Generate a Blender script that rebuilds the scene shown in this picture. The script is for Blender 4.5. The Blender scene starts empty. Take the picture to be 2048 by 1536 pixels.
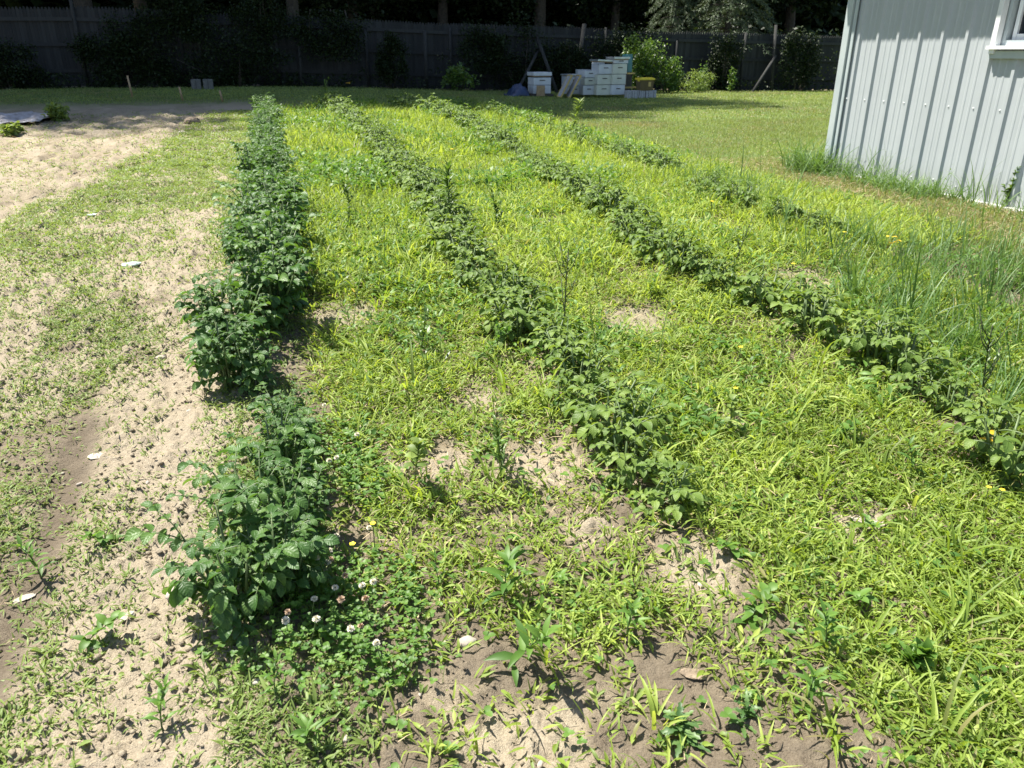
import bpy, math, random
import numpy as np

# ------------------------------------------------------------------ camera, sky, sun, exposure
S = bpy.context.scene
COL = S.collection
random.seed(7)
RNG = np.random.default_rng(11)
CAM_Z = 1.40
FPX = 1540.0                       # focal length in pixels of the 2048 px wide photograph
PITCH = math.radians(23.29)
YAW = math.radians(16.89)          # the rows run along +Y, the lens looks a little to their right
cam_d = bpy.data.cameras.new('camera')
cam = bpy.data.objects.new('camera', cam_d); COL.objects.link(cam)
cam.location = (0, 0, CAM_Z)
cam.rotation_euler = (math.pi / 2 - PITCH, 0, -YAW)
cam_d.sensor_width = 36.0
cam_d.lens = 36.0 * FPX / 2048.0
cam_d.clip_start = 0.05; cam_d.clip_end = 600
cam_d.dof.use_dof = True; cam_d.dof.focus_distance = 2.9; cam_d.dof.aperture_fstop = 9.0
S.camera = cam

SUN = np.array([-0.37, 0.30, 1.0]); SUN /= np.linalg.norm(SUN)      # towards the sun
elev = math.asin(SUN[2]); azim = math.atan2(SUN[0], SUN[1])
w = bpy.data.worlds.new('World'); S.world = w; w.use_nodes = True
nt = w.node_tree; nt.nodes.clear()
sky = nt.nodes.new('ShaderNodeTexSky'); sky.sky_type = 'NISHITA'; sky.sun_disc = False
sky.sun_elevation = elev; sky.sun_rotation = azim
bg = nt.nodes.new('ShaderNodeBackground'); bg.inputs[1].default_value = 0.078
wo = nt.nodes.new('ShaderNodeOutputWorld')
nt.links.new(sky.outputs[0], bg.inputs[0]); nt.links.new(bg.outputs[0], wo.inputs[0])
sun_d = bpy.data.lights.new('sun', 'SUN'); sun_d.energy = 5.0; sun_d.angle = math.radians(0.55)
sun_d.color = (1.0, 0.95, 0.86)
sun = bpy.data.objects.new('sun', sun_d); COL.objects.link(sun)
sun.rotation_euler = (math.pi / 2 - elev, 0, math.pi - azim)   # -Z points away from the sun
sun.location = (-8, 8, 20)
S.view_settings.view_transform = 'Standard'; S.view_settings.look = 'None'
S.view_settings.exposure = 1.30; S.view_settings.gamma = 1.0
S.render.engine = 'CYCLES'
cy = S.cycles
cy.max_bounces = 7; cy.diffuse_bounces = 3; cy.glossy_bounces = 2; cy.transmission_bounces = 4
cy.transparent_max_bounces = 6; cy.caustics_reflective = False; cy.caustics_refractive = False

# ------------------------------------------------------------------ numeric helpers
def hash2(i, j, s):
    n = (i.astype(np.int64) * 374761393 + j.astype(np.int64) * 668265263 + s * 974634777) & 0xFFFFFFFF
    n = ((n ^ (n >> 13)) * 1274126177) & 0xFFFFFFFF
    n = (n ^ (n >> 16)) & 0xFFFFFF
    return n / float(0xFFFFFF)
def vnoise(x, y, s=0):
    x = np.asarray(x, float); y = np.asarray(y, float)
    i = np.floor(x); j = np.floor(y); fx = x - i; fy = y - j
    fx = fx * fx * (3 - 2 * fx); fy = fy * fy * (3 - 2 * fy)
    a = hash2(i, j, s); b = hash2(i + 1, j, s); c = hash2(i, j + 1, s); d = hash2(i + 1, j + 1, s)
    return a + (b - a) * fx + (c - a) * fy + (a - b - c + d) * fx * fy
def fbm(x, y, s=0, o=4, g=0.5):
    t = 0; amp = 1; n = 0
    for k in range(o):
        t = t + amp * vnoise(x * 2 ** k + 17.3 * k, y * 2 ** k - 9.1 * k, s + k); n += amp; amp *= g
    return t / n
def ss(a, b, x):
    t = np.clip((np.asarray(x, float) - a) / (b - a), 0, 1); return t * t * (3 - 2 * t)

def base_h(X, Y):
    """the lie of the land without furrows and clods"""
    X = np.asarray(X, float); Y = np.asarray(Y, float)
    z = 0.26 * np.maximum(ss(0.8, 5.2, Y), ss(4.0, 5.3, X))
    z = z + (0.05 + 0.24 * ss(9, -1, X)) * ss(8, 24, Y) - 0.12 * ss(9, 20, X) * ss(10, 24, Y)
    z = z + 0.10 * ss(5.8, 4.6, X) * 0
    return z
FAR = np.array([math.sin(YAW) * math.cos(PITCH), math.cos(YAW) * math.cos(PITCH), -math.sin(PITCH)])
RGT = np.array([math.cos(YAW), -math.sin(YAW), 0.0]); UPV = np.cross(RGT, FAR)
def ray(u, v): return FAR + RGT * (u - 1024) / FPX - UPV * (v - 768) / FPX
def gp(u, v, lift=0.0):
    """where the photograph's pixel meets the ground"""
    d = ray(u, v); t0 = 0.3; t1 = 80.0
    ts = np.linspace(0.5, 70, 3000)
    P = d[None] * ts[:, None]; z = CAM_Z + P[:, 2] - base_h(P[:, 0], P[:, 1]) - lift
    k = int(np.argmax(z < 0)); k = k if z[k] < 0 else len(ts) - 1
    return float(P[k, 0]), float(P[k, 1])
def at(u, v, Y):
    d = ray(u, v); d = d / d[1] * Y
    return float(d[0]), Y, float(CAM_Z + d[2])

# row lines, traced on the ground
def poly(pts, lift):
    P = np.array([gp(*p, lift) for p in pts]); o = np.argsort(P[:, 1]); return P[o]
ROWS = [poly([(505, 1140), (545, 950), (490, 740), (503, 620), (515, 510), (530, 400), (533, 300), (530, 222)], .16),
        poly([(1335, 1010), (1235, 900), (1170, 800), (1120, 725), (1045, 645), (985, 575), (930, 505), (890, 445), (850, 390), (800, 340), (760, 292), (715, 250), (660, 215)], .09),
        poly([(1960, 860), (1780, 715), (1600, 622), (1405, 550), (1300, 495), (1235, 440), (1130, 365), (1000, 290), (940, 250), (870, 225), (800, 210)], .09),
        poly([(1700, 480), (1560, 430), (1440, 395), (1300, 325), (1180, 290), (1080, 250), (990, 226), (930, 214)], .09)]
def rowx(k, Y): return np.interp(Y, ROWS[k][:, 1], ROWS[k][:, 0])

def soil_left(X, Y):
    """1 on the open tilled soil at the far left"""
    edge = np.interp(Y, [0, 4.0, 5.5, 7.4, 9.4, 15.4, 20], [-9, -3.4, -2.3, -1.9, -1.55, -1.0, -0.7])
    return ss(0.25, -0.15, X - edge + 0.5 * (fbm(X * 2, Y * 2, 31) - 0.5))
BARE = [(1.03, 1.56, .15), (.45, 2.34, .14), (.76, 2.22, .20), (.27, 2.36, .09), (2.87, 3.68, .24), (1.67, 3.36, .22), (.29, 3.75, .22), (1.67, 1.66, .12), (.80, 1.85, .09), (.70, 2.75, .12), (1.6, 2.35, .10), (3.0, 4.9, .2), (1.9, 5.4, .18)]
def bare_f(X, Y):
    b = 0 * X; w_ = .35 * (fbm(X * 8, Y * 8, 19, 3) - .5)
    for x, y, r in BARE: b = np.maximum(b, np.exp(-(((X - x) ** 2 + (Y - y) ** 2) / r ** 2) ** 1.3) + w_ * (((X - x) ** 2 + (Y - y) ** 2) < 3 * r * r))
    return np.clip(b * 1.25, 0, 1)
def front_f(X, Y):
    """the trodden bare strip at the front of the plot"""
    fr = np.where(X < .85, 1.68 - .40 * X, 1.34 - 3.2 * (X - .85)) + .14 * (fbm(X * 5, Y * 5, 12, 3) - .5)
    return ss(.10, -.06, Y - fr) * ss(-.25, -.05, X)
def dry_f(X, Y):
    n = fbm(X * 1.9, Y * 1.9, 5, 4)
    d = 0.35 * ss(0.43, 0.57, n + 0.10 * (fbm(X * 9, Y * 9, 8, 3) - 0.5)) + .12
    d = np.maximum(d, bare_f(X, Y))
    left = ss(0.05, -0.25, X) 
    d = np.maximum(d, left * (.42 + .58 * ss(0.26, 0.40, n + .25 * (fbm(X * 6, Y * 6, 18, 3) - .5) + .25 * np.exp(-((X + .40) / .22) ** 2))))
    d = np.maximum(d, ss(6, 8, Y) * left * (.55 + .45 * ss(.35, .6, fbm(X * 6, Y * .6, 55, 4))))
    # wheel track pressed smooth and damp
    tr = np.exp(-((X + 0.80 + 0.03 * np.sin(Y * 2)) / 0.075) ** 2) * ss(3.6, 2.6, Y) * ss(1.2, 1.6, Y)
    fg = front_f(X, Y)
    crust = np.exp(-(((X - 0.42 - 0.35 * (Y - 1.2)) / 0.17) ** 2)) * ss(1.33, 1.22, Y) + np.exp(-((X - 0.25) / 0.09) ** 2 - ((Y - 1.22) / 0.16) ** 2)
    d = d * (1 - 0.9 * fg) + fg * .30 * fbm(X * 6, Y * 6, 33, 4) + fg * crust * 1.0 * ss(0.3, 0.45, fbm(X * 7, Y * 7, 3, 3))
    return np.clip(d * (1 - tr), 0, 1), tr
def ground_h(X, Y):
    d, tr = dry_f(X, Y)
    z = base_h(X, Y)
    near = ss(9, 5, Y) * ss(-7, -5, X) * ss(7, 6, X)
    lawn = ss(4.2, 4.8, X)
    clod = (np.abs(fbm(X * 13, Y * 13, 21, 5, .68) - 0.5) * 2)
    lump = fbm(X * 5, Y * 5, 41, 3)
    left = ss(0.1, -0.3, X)
    amp = (0.012 + 0.022 * d - 0.012 * left) * (1 - 0.85 * tr) * (1 - 0.8 * lawn)
    z = z + near * amp * (clod * 1.6 - 0.5) + (1 - lawn) * 0.035 * (lump - 0.5)
    z = z + near * (1 - lawn) * (1 - tr) * 0.006 * np.maximum(0, fbm(X * 55, Y * 48, 77, 3, .7) - 0.5) * 6 * (0.4 + d)
    z = z - 0.03 * tr
    z = z + ss(.1, -.4, X) * ss(-9, -7, X) * ss(17, 15, Y) * (.2 + .8 * ss(2, 5, Y)) * .075 * (np.abs(fbm(X * 5.5, Y * 4.5, 91, 4, .65) - .5) * 2 - .2)
    # rough tilth further off on the left
    z = z + soil_left(X, Y) * ss(24, 16, Y) * (0.10 * (fbm(X * 2.2, Y * 1.6, 61, 4, .6) - 0.5))
    # the rows are slightly hilled
    for k in range(4):
        z = z + 0.045 * np.exp(-((X - rowx(k, Y)) / 0.22) ** 2) * ss(16, 14, Y)
    return z

# ------------------------------------------------------------------ mesh helpers
def mesh_obj(name, V, Q, mat, parent=None, tint=None, smooth=True, attrs=None):
    """V (n,3); Q int array (m,4) or (m,3) or list of index tuples"""
    me = bpy.data.meshes.new(name)
    V = np.asarray(V, np.float32)
    if isinstance(Q, np.ndarray):
        m, k = Q.shape
        me.vertices.add(len(V)); me.vertices.foreach_set('co', V.ravel())
        me.loops.add(m * k); me.loops.foreach_set('vertex_index', Q.astype(np.int32).ravel())
        me.polygons.add(m); me.polygons.foreach_set('loop_start', np.arange(0, m * k, k, dtype=np.int32))
        me.update(calc_edges=True)
        if smooth: me.polygons.foreach_set('use_smooth', np.ones(m, bool))
    else:
        me.from_pydata(V.tolist(), [], Q); me.update()
        me.polygons.foreach_set('use_smooth', np.full(len(me.polygons), bool(smooth)))
    at_ = dict(attrs or {})
    if tint is not None: at_['tint'] = tint
    for k_, v_ in at_.items():
        a = me.attributes.new(k_, 'FLOAT', 'POINT'); a.data.foreach_set('value', np.asarray(v_, np.float32))
    me.materials.append(mat)
    o = bpy.data.objects.new(name, me); COL.objects.link(o)
    if parent is not None: o.parent = parent
    return o
def tag(o, label=None, cat=None, group=None, kind=None):
    if label: o['label'] = label
    if cat: o['category'] = cat
    if group: o['group'] = group
    if kind: o['kind'] = kind
    return o
def empty(name, loc, rz=0, label=None, cat=None, group=None):
    o = bpy.data.objects.new(name, None); COL.objects.link(o)
    o.location = loc; o.rotation_euler = (0, 0, rz); o.empty_display_size = 0.1
    return tag(o, label, cat, group)
def copy_thing(o, loc, rz=0, sc=1.0, label=None, group=None):
    c = o.copy(); COL.objects.link(c)
    c.location = loc; c.rotation_euler = (0, 0, rz)
    c.scale = sc if isinstance(sc, tuple) else (sc, sc, sc)
    if label: c['label'] = label
    if group: c['group'] = group
    for ch in o.children:
        d = ch.copy(); COL.objects.link(d); d.parent = c
        for gch in ch.children:
            e = gch.copy(); COL.objects.link(e); e.parent = d
    return c
class MB:
    def __init__(s): s.V = []; s.F = []
    def add(s, V, F):
        b = len(s.V); s.V += [tuple(v) for v in V]; s.F += [tuple(i + b for i in f) for f in F]; return s
    def box(s, c, d, rz=0, tilt=None, taper=1.0):
        x, y, z = (q / 2 for q in d); P = []
        for sz in (-1, 1):
            k = taper if sz > 0 else 1.0
            for sx, sy in ((-1, -1), (1, -1), (1, 1), (-1, 1)): P.append((sx * x * k, sy * y * k, sz * z))
        P = np.array(P)
        if tilt:                       # (rx, ry)
            rx, ry = tilt
            Rx = np.array([[1, 0, 0], [0, math.cos(rx), -math.sin(rx)], [0, math.sin(rx), math.cos(rx)]])
            Ry = np.array([[math.cos(ry), 0, math.sin(ry)], [0, 1, 0], [-math.sin(ry), 0, math.cos(ry)]])
            P = P @ Rx.T @ Ry.T
        if rz:
            R = np.array([[math.cos(rz), -math.sin(rz), 0], [math.sin(rz), math.cos(rz), 0], [0, 0, 1]]); P = P @ R.T
        P = P + np.array(c)
        return s.add(P, [(0, 3, 2, 1), (4, 5, 6, 7), (0, 1, 5, 4), (1, 2, 6, 5), (2, 3, 7, 6), (3, 0, 4, 7)])
    def tube(s, pts, rad, n=6):
        pts = np.array(pts, float); m = len(pts)
        rad = np.full(m, rad) if np.isscalar(rad) else np.array(rad)
        rings = []
        for i in range(m):
            t = pts[min(i + 1, m - 1)] - pts[max(i - 1, 0)]; t /= np.linalg.norm(t) + 1e-9
            a = np.cross(t, [0, 0, 1.0]) if abs(t[2]) < 0.95 else np.cross(t, [0, 1.0, 0]); a /= np.linalg.norm(a); b = np.cross(t, a)
            ang = np.arange(n) * 2 * math.pi / n
            rings.append(pts[i] + rad[i] * (np.cos(ang)[:, None] * a + np.sin(ang)[:, None] * b))
        V = np.concatenate(rings); F = []
        for i in range(m - 1):
            for k in range(n):
                F.append((i * n + k, i * n + (k + 1) % n, (i + 1) * n + (k + 1) % n, (i + 1) * n + k))
        F.append(tuple(range(n))[::-1]); F.append(tuple((m - 1) * n + k for k in range(n)))
        return s.add(V, F)
    def build(s, name, mat, parent=None, smooth=False, bevel=0):
        o = mesh_obj(name, s.V, s.F, mat, parent, smooth=smooth)
        if bevel:
            b = o.modifiers.new('bevel', 'BEVEL'); b.width = bevel; b.segments = 2; b.limit_method = 'ANGLE'
        return o

def strips(P, az, el, L, W, bend, prof, fold=0.0, roll=None, mid=True, sway=None):
    """n curved leaf strips. prof: width profile along the leaf (len seg+1). Returns V, Q (both local to the batch)"""
    n = len(az); prof = np.asarray(prof, float); m = len(prof); seg = m - 1
    one = np.ones(n)
    L = L * one; W = W * one; bend = bend * one; el = el * one
    sway = np.zeros(n) if sway is None else sway * one
    roll = np.zeros(n) if roll is None else roll * one
    C = np.zeros((n, m, 3)); N = np.zeros((n, m, 3)); Sd = np.zeros((n, m, 3)); C[:, 0] = P
    for i in range(m):
        t = i / seg
        e = el - bend * t; a = az + sway * t
        T = np.stack([np.cos(e) * np.cos(a), np.cos(e) * np.sin(a), np.sin(e)], -1)
        s0 = np.stack([-np.sin(a), np.cos(a), 0 * a], -1); n0 = np.cross(T, s0)
        c, s_ = np.cos(roll)[:, None], np.sin(roll)[:, None]
        Sd[:, i] = s0 * c + n0 * s_; N[:, i] = -s0 * s_ + n0 * c
        if i < m - 1: C[:, i + 1] = C[:, i] + T * (L / seg)[:, None]
    hw = (W[:, None] * prof[None])[:, :, None] * 0.5
    if mid:
        f = fold * hw
        V = np.stack([C - Sd * hw + N * f, C, C + Sd * hw + N * f], 2)     # n,m,3,3
        k = 3
    else:
        V = np.stack([C - Sd * hw, C + Sd * hw], 2); k = 2
    V = V.reshape(n, m * k, 3)
    q = []
    for i in range(seg):
        for j in range(k - 1):
            q.append((i * k + j, i * k + j + 1, (i + 1) * k + j + 1, (i + 1) * k + j))
    q = np.array(q)
    Q = (q[None] + (np.arange(n) * m * k)[:, None, None]).reshape(-1, 4)
    return V.reshape(-1, 3), Q
class Veg:
    """collects strip batches into one mesh with a per-leaf tint"""
    def __init__(s, uv=0): s.V = []; s.Q = []; s.T = []; s.n = 0; s.uv = uv; s.A = []; s.B = []
    def add(s, VQ, tint=None, leaves=None):
        V, Q = VQ
        if s.uv:                       # along / across coordinates of each leaflet, for its veins
            m = s.uv; c = len(V) // (3 * m)
            s.A.append(np.tile(np.repeat(np.arange(m) / (m - 1), 3), c)); s.B.append(np.tile([-1., 0., 1.], m * c))
        s.V.append(V); s.Q.append(Q + s.n); s.n += len(V)
        if tint is None: t = np.full(len(V), 0.5)
        else:
            tint = np.asarray(tint, float); t = np.repeat(tint, len(V) // len(tint))
        s.T.append(t); return s
    def build(s, name, mat, parent=None):
        return mesh_obj(name, np.concatenate(s.V), np.concatenate(s.Q), mat, parent, tint=np.concatenate(s.T), attrs={'along': np.concatenate(s.A), 'across': np.concatenate(s.B)} if s.uv else None)
GRASS = [1.0, 0.95, 0.8, 0.5, 0.04]
GRASS3 = [1.0, 0.8, 0.05]
OVAL = [0.12, 0.72, 1.0, 0.92, 0.6, 0.03]
LANCE = [0.15, 0.7, 1.0, 0.85, 0.45, 0.03]

# ------------------------------------------------------------------ materials
def ramp(nt, fac, stops):
    r = nt.nodes.new('ShaderNodeValToRGB'); cr = r.color_ramp
    while len(cr.elements) < len(stops): cr.elements.new(0.5)
    for e, (p, c) in zip(cr.elements, stops): e.position = p; e.color = (*c, 1)
    nt.links.new(fac, r.inputs[0]); return r.outputs[0]
def new_mat(name):
    m = bpy.data.materials.new(name); m.use_nodes = True; nt = m.node_tree; nt.nodes.clear()
    out = nt.nodes.new('ShaderNodeOutputMaterial'); return m, nt, out
def noise(nt, scale, detail=3, rough=0.55, vec=None):
    n = nt.nodes.new('ShaderNodeTexNoise'); n.inputs['Scale'].default_value = scale
    n.inputs['Detail'].default_value = detail; n.inputs['Roughness'].default_value = rough
    if vec is not None: nt.links.new(vec, n.inputs['Vector'])
    return n.outputs['Fac']
def objco(nt): return nt.nodes.new('ShaderNodeTexCoord').outputs['Object']
def geopos(nt): return nt.nodes.new('ShaderNodeNewGeometry').outputs['Position']
def bump(nt, h, strength, dist):
    b = nt.nodes.new('ShaderNodeBump'); b.inputs['Strength'].default_value = strength; b.inputs['Distance'].default_value = dist
    nt.links.new(h, b.inputs['Height']); return b.outputs[0]
def math_(nt, op, a, b):
    n = nt.nodes.new('ShaderNodeMath'); n.operation = op
    for i, v in enumerate((a, b)):
        if isinstance(v, (int, float)): n.inputs[i].default_value = v
        else: nt.links.new(v, n.inputs[i])
    return n.outputs[0]
def leaf_mat(name, stops, rough=0.5, trans=0.35, spec=0.5, tgain=1.6, vein=0):
    """leaf colour from the per-leaf tint and a patchy noise; light also comes through the blade"""
    m, nt, out = new_mat(name)
    a = nt.nodes.new('ShaderNodeAttribute'); a.attribute_name = 'tint'
    f = math_(nt, 'ADD', math_(nt, 'MULTIPLY', a.outputs['Fac'], 0.75), math_(nt, 'MULTIPLY', noise(nt, 2.3, 2, vec=geopos(nt)), 0.25))
    c = ramp(nt, f, stops)
    p = nt.nodes.new('ShaderNodeBsdfPrincipled'); p.inputs['Roughness'].default_value = rough
    p.inputs['Specular IOR Level'].default_value = spec
    nt.links.new(c, p.inputs['Base Color'])
    if vein:                           # quilted leaf: midrib, side veins, a little crinkle
        al = nt.nodes.new('ShaderNodeAttribute'); al.attribute_name = 'along'; ac = nt.nodes.new('ShaderNodeAttribute'); ac.attribute_name = 'across'
        ab = math_(nt, 'ABSOLUTE', ac.outputs['Fac'], 0)
        ph = math_(nt, 'MULTIPLY', math_(nt, 'SUBTRACT', math_(nt, 'MULTIPLY', al.outputs['Fac'], 6.0), math_(nt, 'MULTIPLY', ab, 1.3)), 6.283)
        side = math_(nt, 'MULTIPLY', math_(nt, 'COSINE', ph, 0), math_(nt, 'MULTIPLY', ab, math_(nt, 'SUBTRACT', 1.25, ab)))
        rib = math_(nt, 'MINIMUM', math_(nt, 'MULTIPLY', ab, 5.0), 1.0)
        hgt = math_(nt, 'ADD', math_(nt, 'ADD', math_(nt, 'MULTIPLY', side, -1.0), rib), math_(nt, 'MULTIPLY', noise(nt, 90, 2, vec=objco(nt)), 2.2))
        nt.links.new(bump(nt, hgt, 0.45, 0.0016), p.inputs['Normal'])
    t = nt.nodes.new('ShaderNodeBsdfTranslucent')
    g = nt.nodes.new('ShaderNodeMix'); g.data_type = 'RGBA'; g.blend_type = 'MULTIPLY'; g.inputs[0].default_value = 1
    nt.links.new(c, g.inputs[6]); g.inputs[7].default_value = (tgain * 1.15, tgain * 1.10, tgain * 0.5, 1)
    nt.links.new(g.outputs[2], t.inputs[0])
    mx = nt.nodes.new('ShaderNodeMixShader'); mx.inputs[0].default_value = trans
    nt.links.new(p.outputs[0], mx.inputs[1]); nt.links.new(t.outputs[0], mx.inputs[2]); nt.links.new(mx.outputs[0], out.inputs[0])
    return m
def plain(name, c1, c2=None, rough=0.6, scale=8, metal=0, bumps=0, bscale=60, spec=0.5, detail=4, bd=0.004):
    m, nt, out = new_mat(name)
    p = nt.nodes.new('ShaderNodeBsdfPrincipled'); p.inputs['Roughness'].default_value = rough
    p.inputs['Metallic'].default_value = metal; p.inputs['Specular IOR Level'].default_value = spec
    co = objco(nt)
    c = ramp(nt, noise(nt, scale, detail, vec=co), [(0.3, c1), (0.7, c2 or c1)])
    nt.links.new(c, p.inputs['Base Color'])
    if bumps: nt.links.new(bump(nt, noise(nt, bscale, 3, vec=co), bumps, bd), p.inputs['Normal'])
    nt.links.new(p.outputs[0], out.inputs[0]); return m

M = {}
M['potato'] = leaf_mat('potato_leaf', [(0.1, (0.028, 0.070, 0.016)), (0.5, (0.055, 0.125, 0.028)), (0.9, (0.12, 0.21, 0.045))], 0.46, 0.28, 0.4, 1.8, 1)
M['potato_pale'] = leaf_mat('potato_leaf_pale', [(0.1, (0.062, 0.115, 0.022)), (0.5, (0.122, 0.195, 0.038)), (0.9, (0.22, 0.30, 0.068))], 0.5, 0.30, 0.32, 1.7, 1)
M['stem'] = plain('green_stem', (0.07, 0.12, 0.035), (0.12, 0.16, 0.06), 0.5)
M['dark_stem'] = plain('dark_stem', (0.045, 0.07, 0.03), (0.08, 0.07, 0.04), 0.6)
M['weed'] = leaf_mat('lime_weed_grass', [(0.0, (0.12, 0.085, 0.04)), (0.10, (0.30, 0.26, 0.12)), (0.2, (0.11, 0.175, 0.030)), (0.5, (0.225, 0.315, 0.052)), (0.95, (0.44, 0.51, 0.14))], 0.5, 0.42, 0.35, 1.5)
M['lawn'] = leaf_mat('lawn_grass', [(0.0, (0.32, 0.26, 0.15)), (0.25, (0.26, 0.25, 0.12)), (0.42, (0.16, 0.215, 0.065)), (0.95, (0.27, 0.33, 0.10))], 0.5, 0.35, 0.35, 1.4)
M['seedling'] = leaf_mat('seedling', [(0.0, (0.20, 0.15, 0.08)), (0.15, (0.12, 0.18, 0.045)), (0.95, (0.24, 0.32, 0.085))], 0.5, 0.35, 0.35, 1.5)
M['blue_grass'] = leaf_mat('tall_bluish_grass', [(0.1, (0.06, 0.135, 0.038)), (0.9, (0.17, 0.275, 0.085))], 0.45, 0.4, 0.5, 1.3)
M['clover'] = leaf_mat('clover_leaf', [(0.1, (0.06, 0.14, 0.024)), (0.9, (0.14, 0.25, 0.045))], 0.5, 0.35, 0.4, 1.6)
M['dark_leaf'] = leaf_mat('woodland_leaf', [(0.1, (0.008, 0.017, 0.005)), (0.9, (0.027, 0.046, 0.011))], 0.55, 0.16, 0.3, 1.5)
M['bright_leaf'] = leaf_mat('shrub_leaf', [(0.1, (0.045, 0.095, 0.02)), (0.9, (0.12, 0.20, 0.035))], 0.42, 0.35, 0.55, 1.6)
M['spruce'] = leaf_mat('spruce_needle', [(0.1, (0.045, 0.075, 0.035)), (0.9, (0.11, 0.15, 0.075))], 0.5, 0.15, 0.4, 1.3)
M['bark'] = plain('bark', (0.035, 0.028, 0.02), (0.09, 0.075, 0.055), 0.9, 14, bumps=0.8, bscale=30, bd=0.02)
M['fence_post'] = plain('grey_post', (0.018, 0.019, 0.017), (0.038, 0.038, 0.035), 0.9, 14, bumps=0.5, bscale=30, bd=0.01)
M['petal'] = plain('clover_petal', (0.68, 0.62, 0.46), (0.85, 0.82, 0.70), 0.6, 90)
M['petal_old'] = plain('faded_clover_petal', (0.34, 0.22, 0.13), (0.55, 0.42, 0.30), 0.7, 90)
M['yellow'] = plain('yellow_petal', (0.75, 0.55, 0.02), (0.85, 0.65, 0.05), 0.5)
M['yellow_leaf'] = leaf_mat('yellowed_leaf', [(0.1, (0.55, 0.34, 0.02)), (0.9, (0.75, 0.55, 0.06))], 0.5, 0.3, 0.4, 1.1)
M['straw'] = leaf_mat('dead_straw', [(0.1, (0.22, 0.16, 0.09)), (0.9, (0.46, 0.37, 0.23))], 0.7, 0.1, 0.3, 1.0)
M['stone'] = plain('stone', (0.26, 0.22, 0.18), (0.50, 0.45, 0.38), 0.85, 25, bumps=0.5, bscale=70)
M['clod'] = plain('clod', (0.13, 0.10, 0.07), (0.30, 0.235, 0.165), 0.95, 30, bumps=1, bscale=40, bd=.02)
M['pale_scrap'] = plain('pale_scrap', (0.26, 0.225, 0.17), (0.44, 0.40, 0.33), 0.75, 60)
M['bluish_scrap'] = plain('bluish_scrap', (0.45, 0.62, 0.58), (0.65, 0.75, 0.72), 0.5, 30)
M['hive'] = plain('hive_white_paint', (0.50, 0.53, 0.55), (0.66, 0.69, 0.70), 0.55, 5, bumps=0.2)
M['hive_cream'] = plain('hive_cream_paint', (0.52, 0.54, 0.44), (0.64, 0.66, 0.56), 0.55, 5, bumps=0.2)
M['hive_dark'] = plain('hive_dark_parts', (0.05, 0.05, 0.05), (0.09, 0.08, 0.07), 0.8)
M['wood'] = plain('raw_wood', (0.26, 0.17, 0.09), (0.42, 0.30, 0.17), 0.7, 12, bumps=0.3)
M['yellow_wood'] = plain('fresh_plank', (0.45, 0.33, 0.10), (0.60, 0.45, 0.16), 0.6, 12)
M['metal_lid'] = plain('galvanised_lid', (0.42, 0.46, 0.47), (0.62, 0.66, 0.66), 0.35, 6, metal=0.5)
M['block'] = plain('concrete_block', (0.30, 0.31, 0.32), (0.44, 0.45, 0.46), 0.9, 20, bumps=0.6, bscale=90)
M['dark_block'] = plain('dark_grey_block', (0.09, 0.09, 0.085), (0.15, 0.15, 0.14), 0.9, 20)  # darker grey concrete for the two blocks at the far left
M['tarp'] = plain('blue_tarp', (0.012, 0.025, 0.06), (0.02, 0.045, 0.11), 0.5, 6)
M['teal'] = plain('teal_plastic', (0.05, 0.17, 0.19), (0.07, 0.22, 0.24), 0.4, 6)
M['tote'] = plain('smoky_tote', (0.10, 0.075, 0.03), (0.15, 0.11, 0.05), 0.35, 6)
M['tote_lid'] = plain('yellow_lid', (0.72, 0.56, 0.03), (0.80, 0.66, 0.06), 0.4, 6)
M['trim_white'] = plain('white_trim', (0.72, 0.74, 0.74), (0.80, 0.81, 0.81), 0.4, 6)
M['sheet'] = plain('sheet_plastic', (0.24, 0.215, 0.19), (0.60, 0.59, 0.62), 0.4, 14)

# soil
m, nt_, out = new_mat('garden_soil'); M['soil'] = m
L = nt_.links
at_d = nt_.nodes.new('ShaderNodeAttribute'); at_d.attribute_name = 'dry'
at_g = nt_.nodes.new('ShaderNodeAttribute'); at_g.attribute_name = 'green'
pos = geopos(nt_)
f1 = math_(nt_, 'ADD', at_d.outputs['Fac'], math_(nt_, 'MULTIPLY', math_(nt_, 'SUBTRACT', noise(nt_, 26, 5, 0.65, pos), 0.5), 0.9))
cs = ramp(nt_, f1, [(0.0, (0.15, 0.122, 0.088)), (0.35, (0.20, 0.166, 0.120)), (0.6, (0.265, 0.222, 0.158)), (0.8, (0.315, 0.267, 0.192)), (1.0, (0.36, 0.308, 0.226))])
sp = ramp(nt_, noise(nt_, 210, 3, 0.6, pos), [(0.30, (0.72, 0.70, 0.68)), (0.62, (1, 1, 1)), (0.75, (1.25, 1.22, 1.18))])
mu = nt_.nodes.new('ShaderNodeMix'); mu.data_type = 'RGBA'; mu.blend_type = 'MULTIPLY'; mu.inputs[0].default_value = 1
L.new(cs, mu.inputs[6]); L.new(sp, mu.inputs[7])
gm = nt_.nodes.new('ShaderNodeMix'); gm.data_type = 'RGBA'
gc = ramp(nt_, noise(nt_, 9, 5, 0.7, pos), [(0.3, (0.16, 0.135, 0.07)), (0.5, (0.09, 0.135, 0.035)), (0.7, (0.11, 0.175, 0.045))])
L.new(at_g.outputs['Fac'], gm.inputs[0]); L.new(mu.outputs[2], gm.inputs[6]); L.new(gc, gm.inputs[7])
p = nt_.nodes.new('ShaderNodeBsdfPrincipled'); p.inputs['Roughness'].default_value = 0.95; p.inputs['Specular IOR Level'].default_value = 0.15
L.new(gm.outputs[2], p.inputs['Base Color'])
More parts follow.
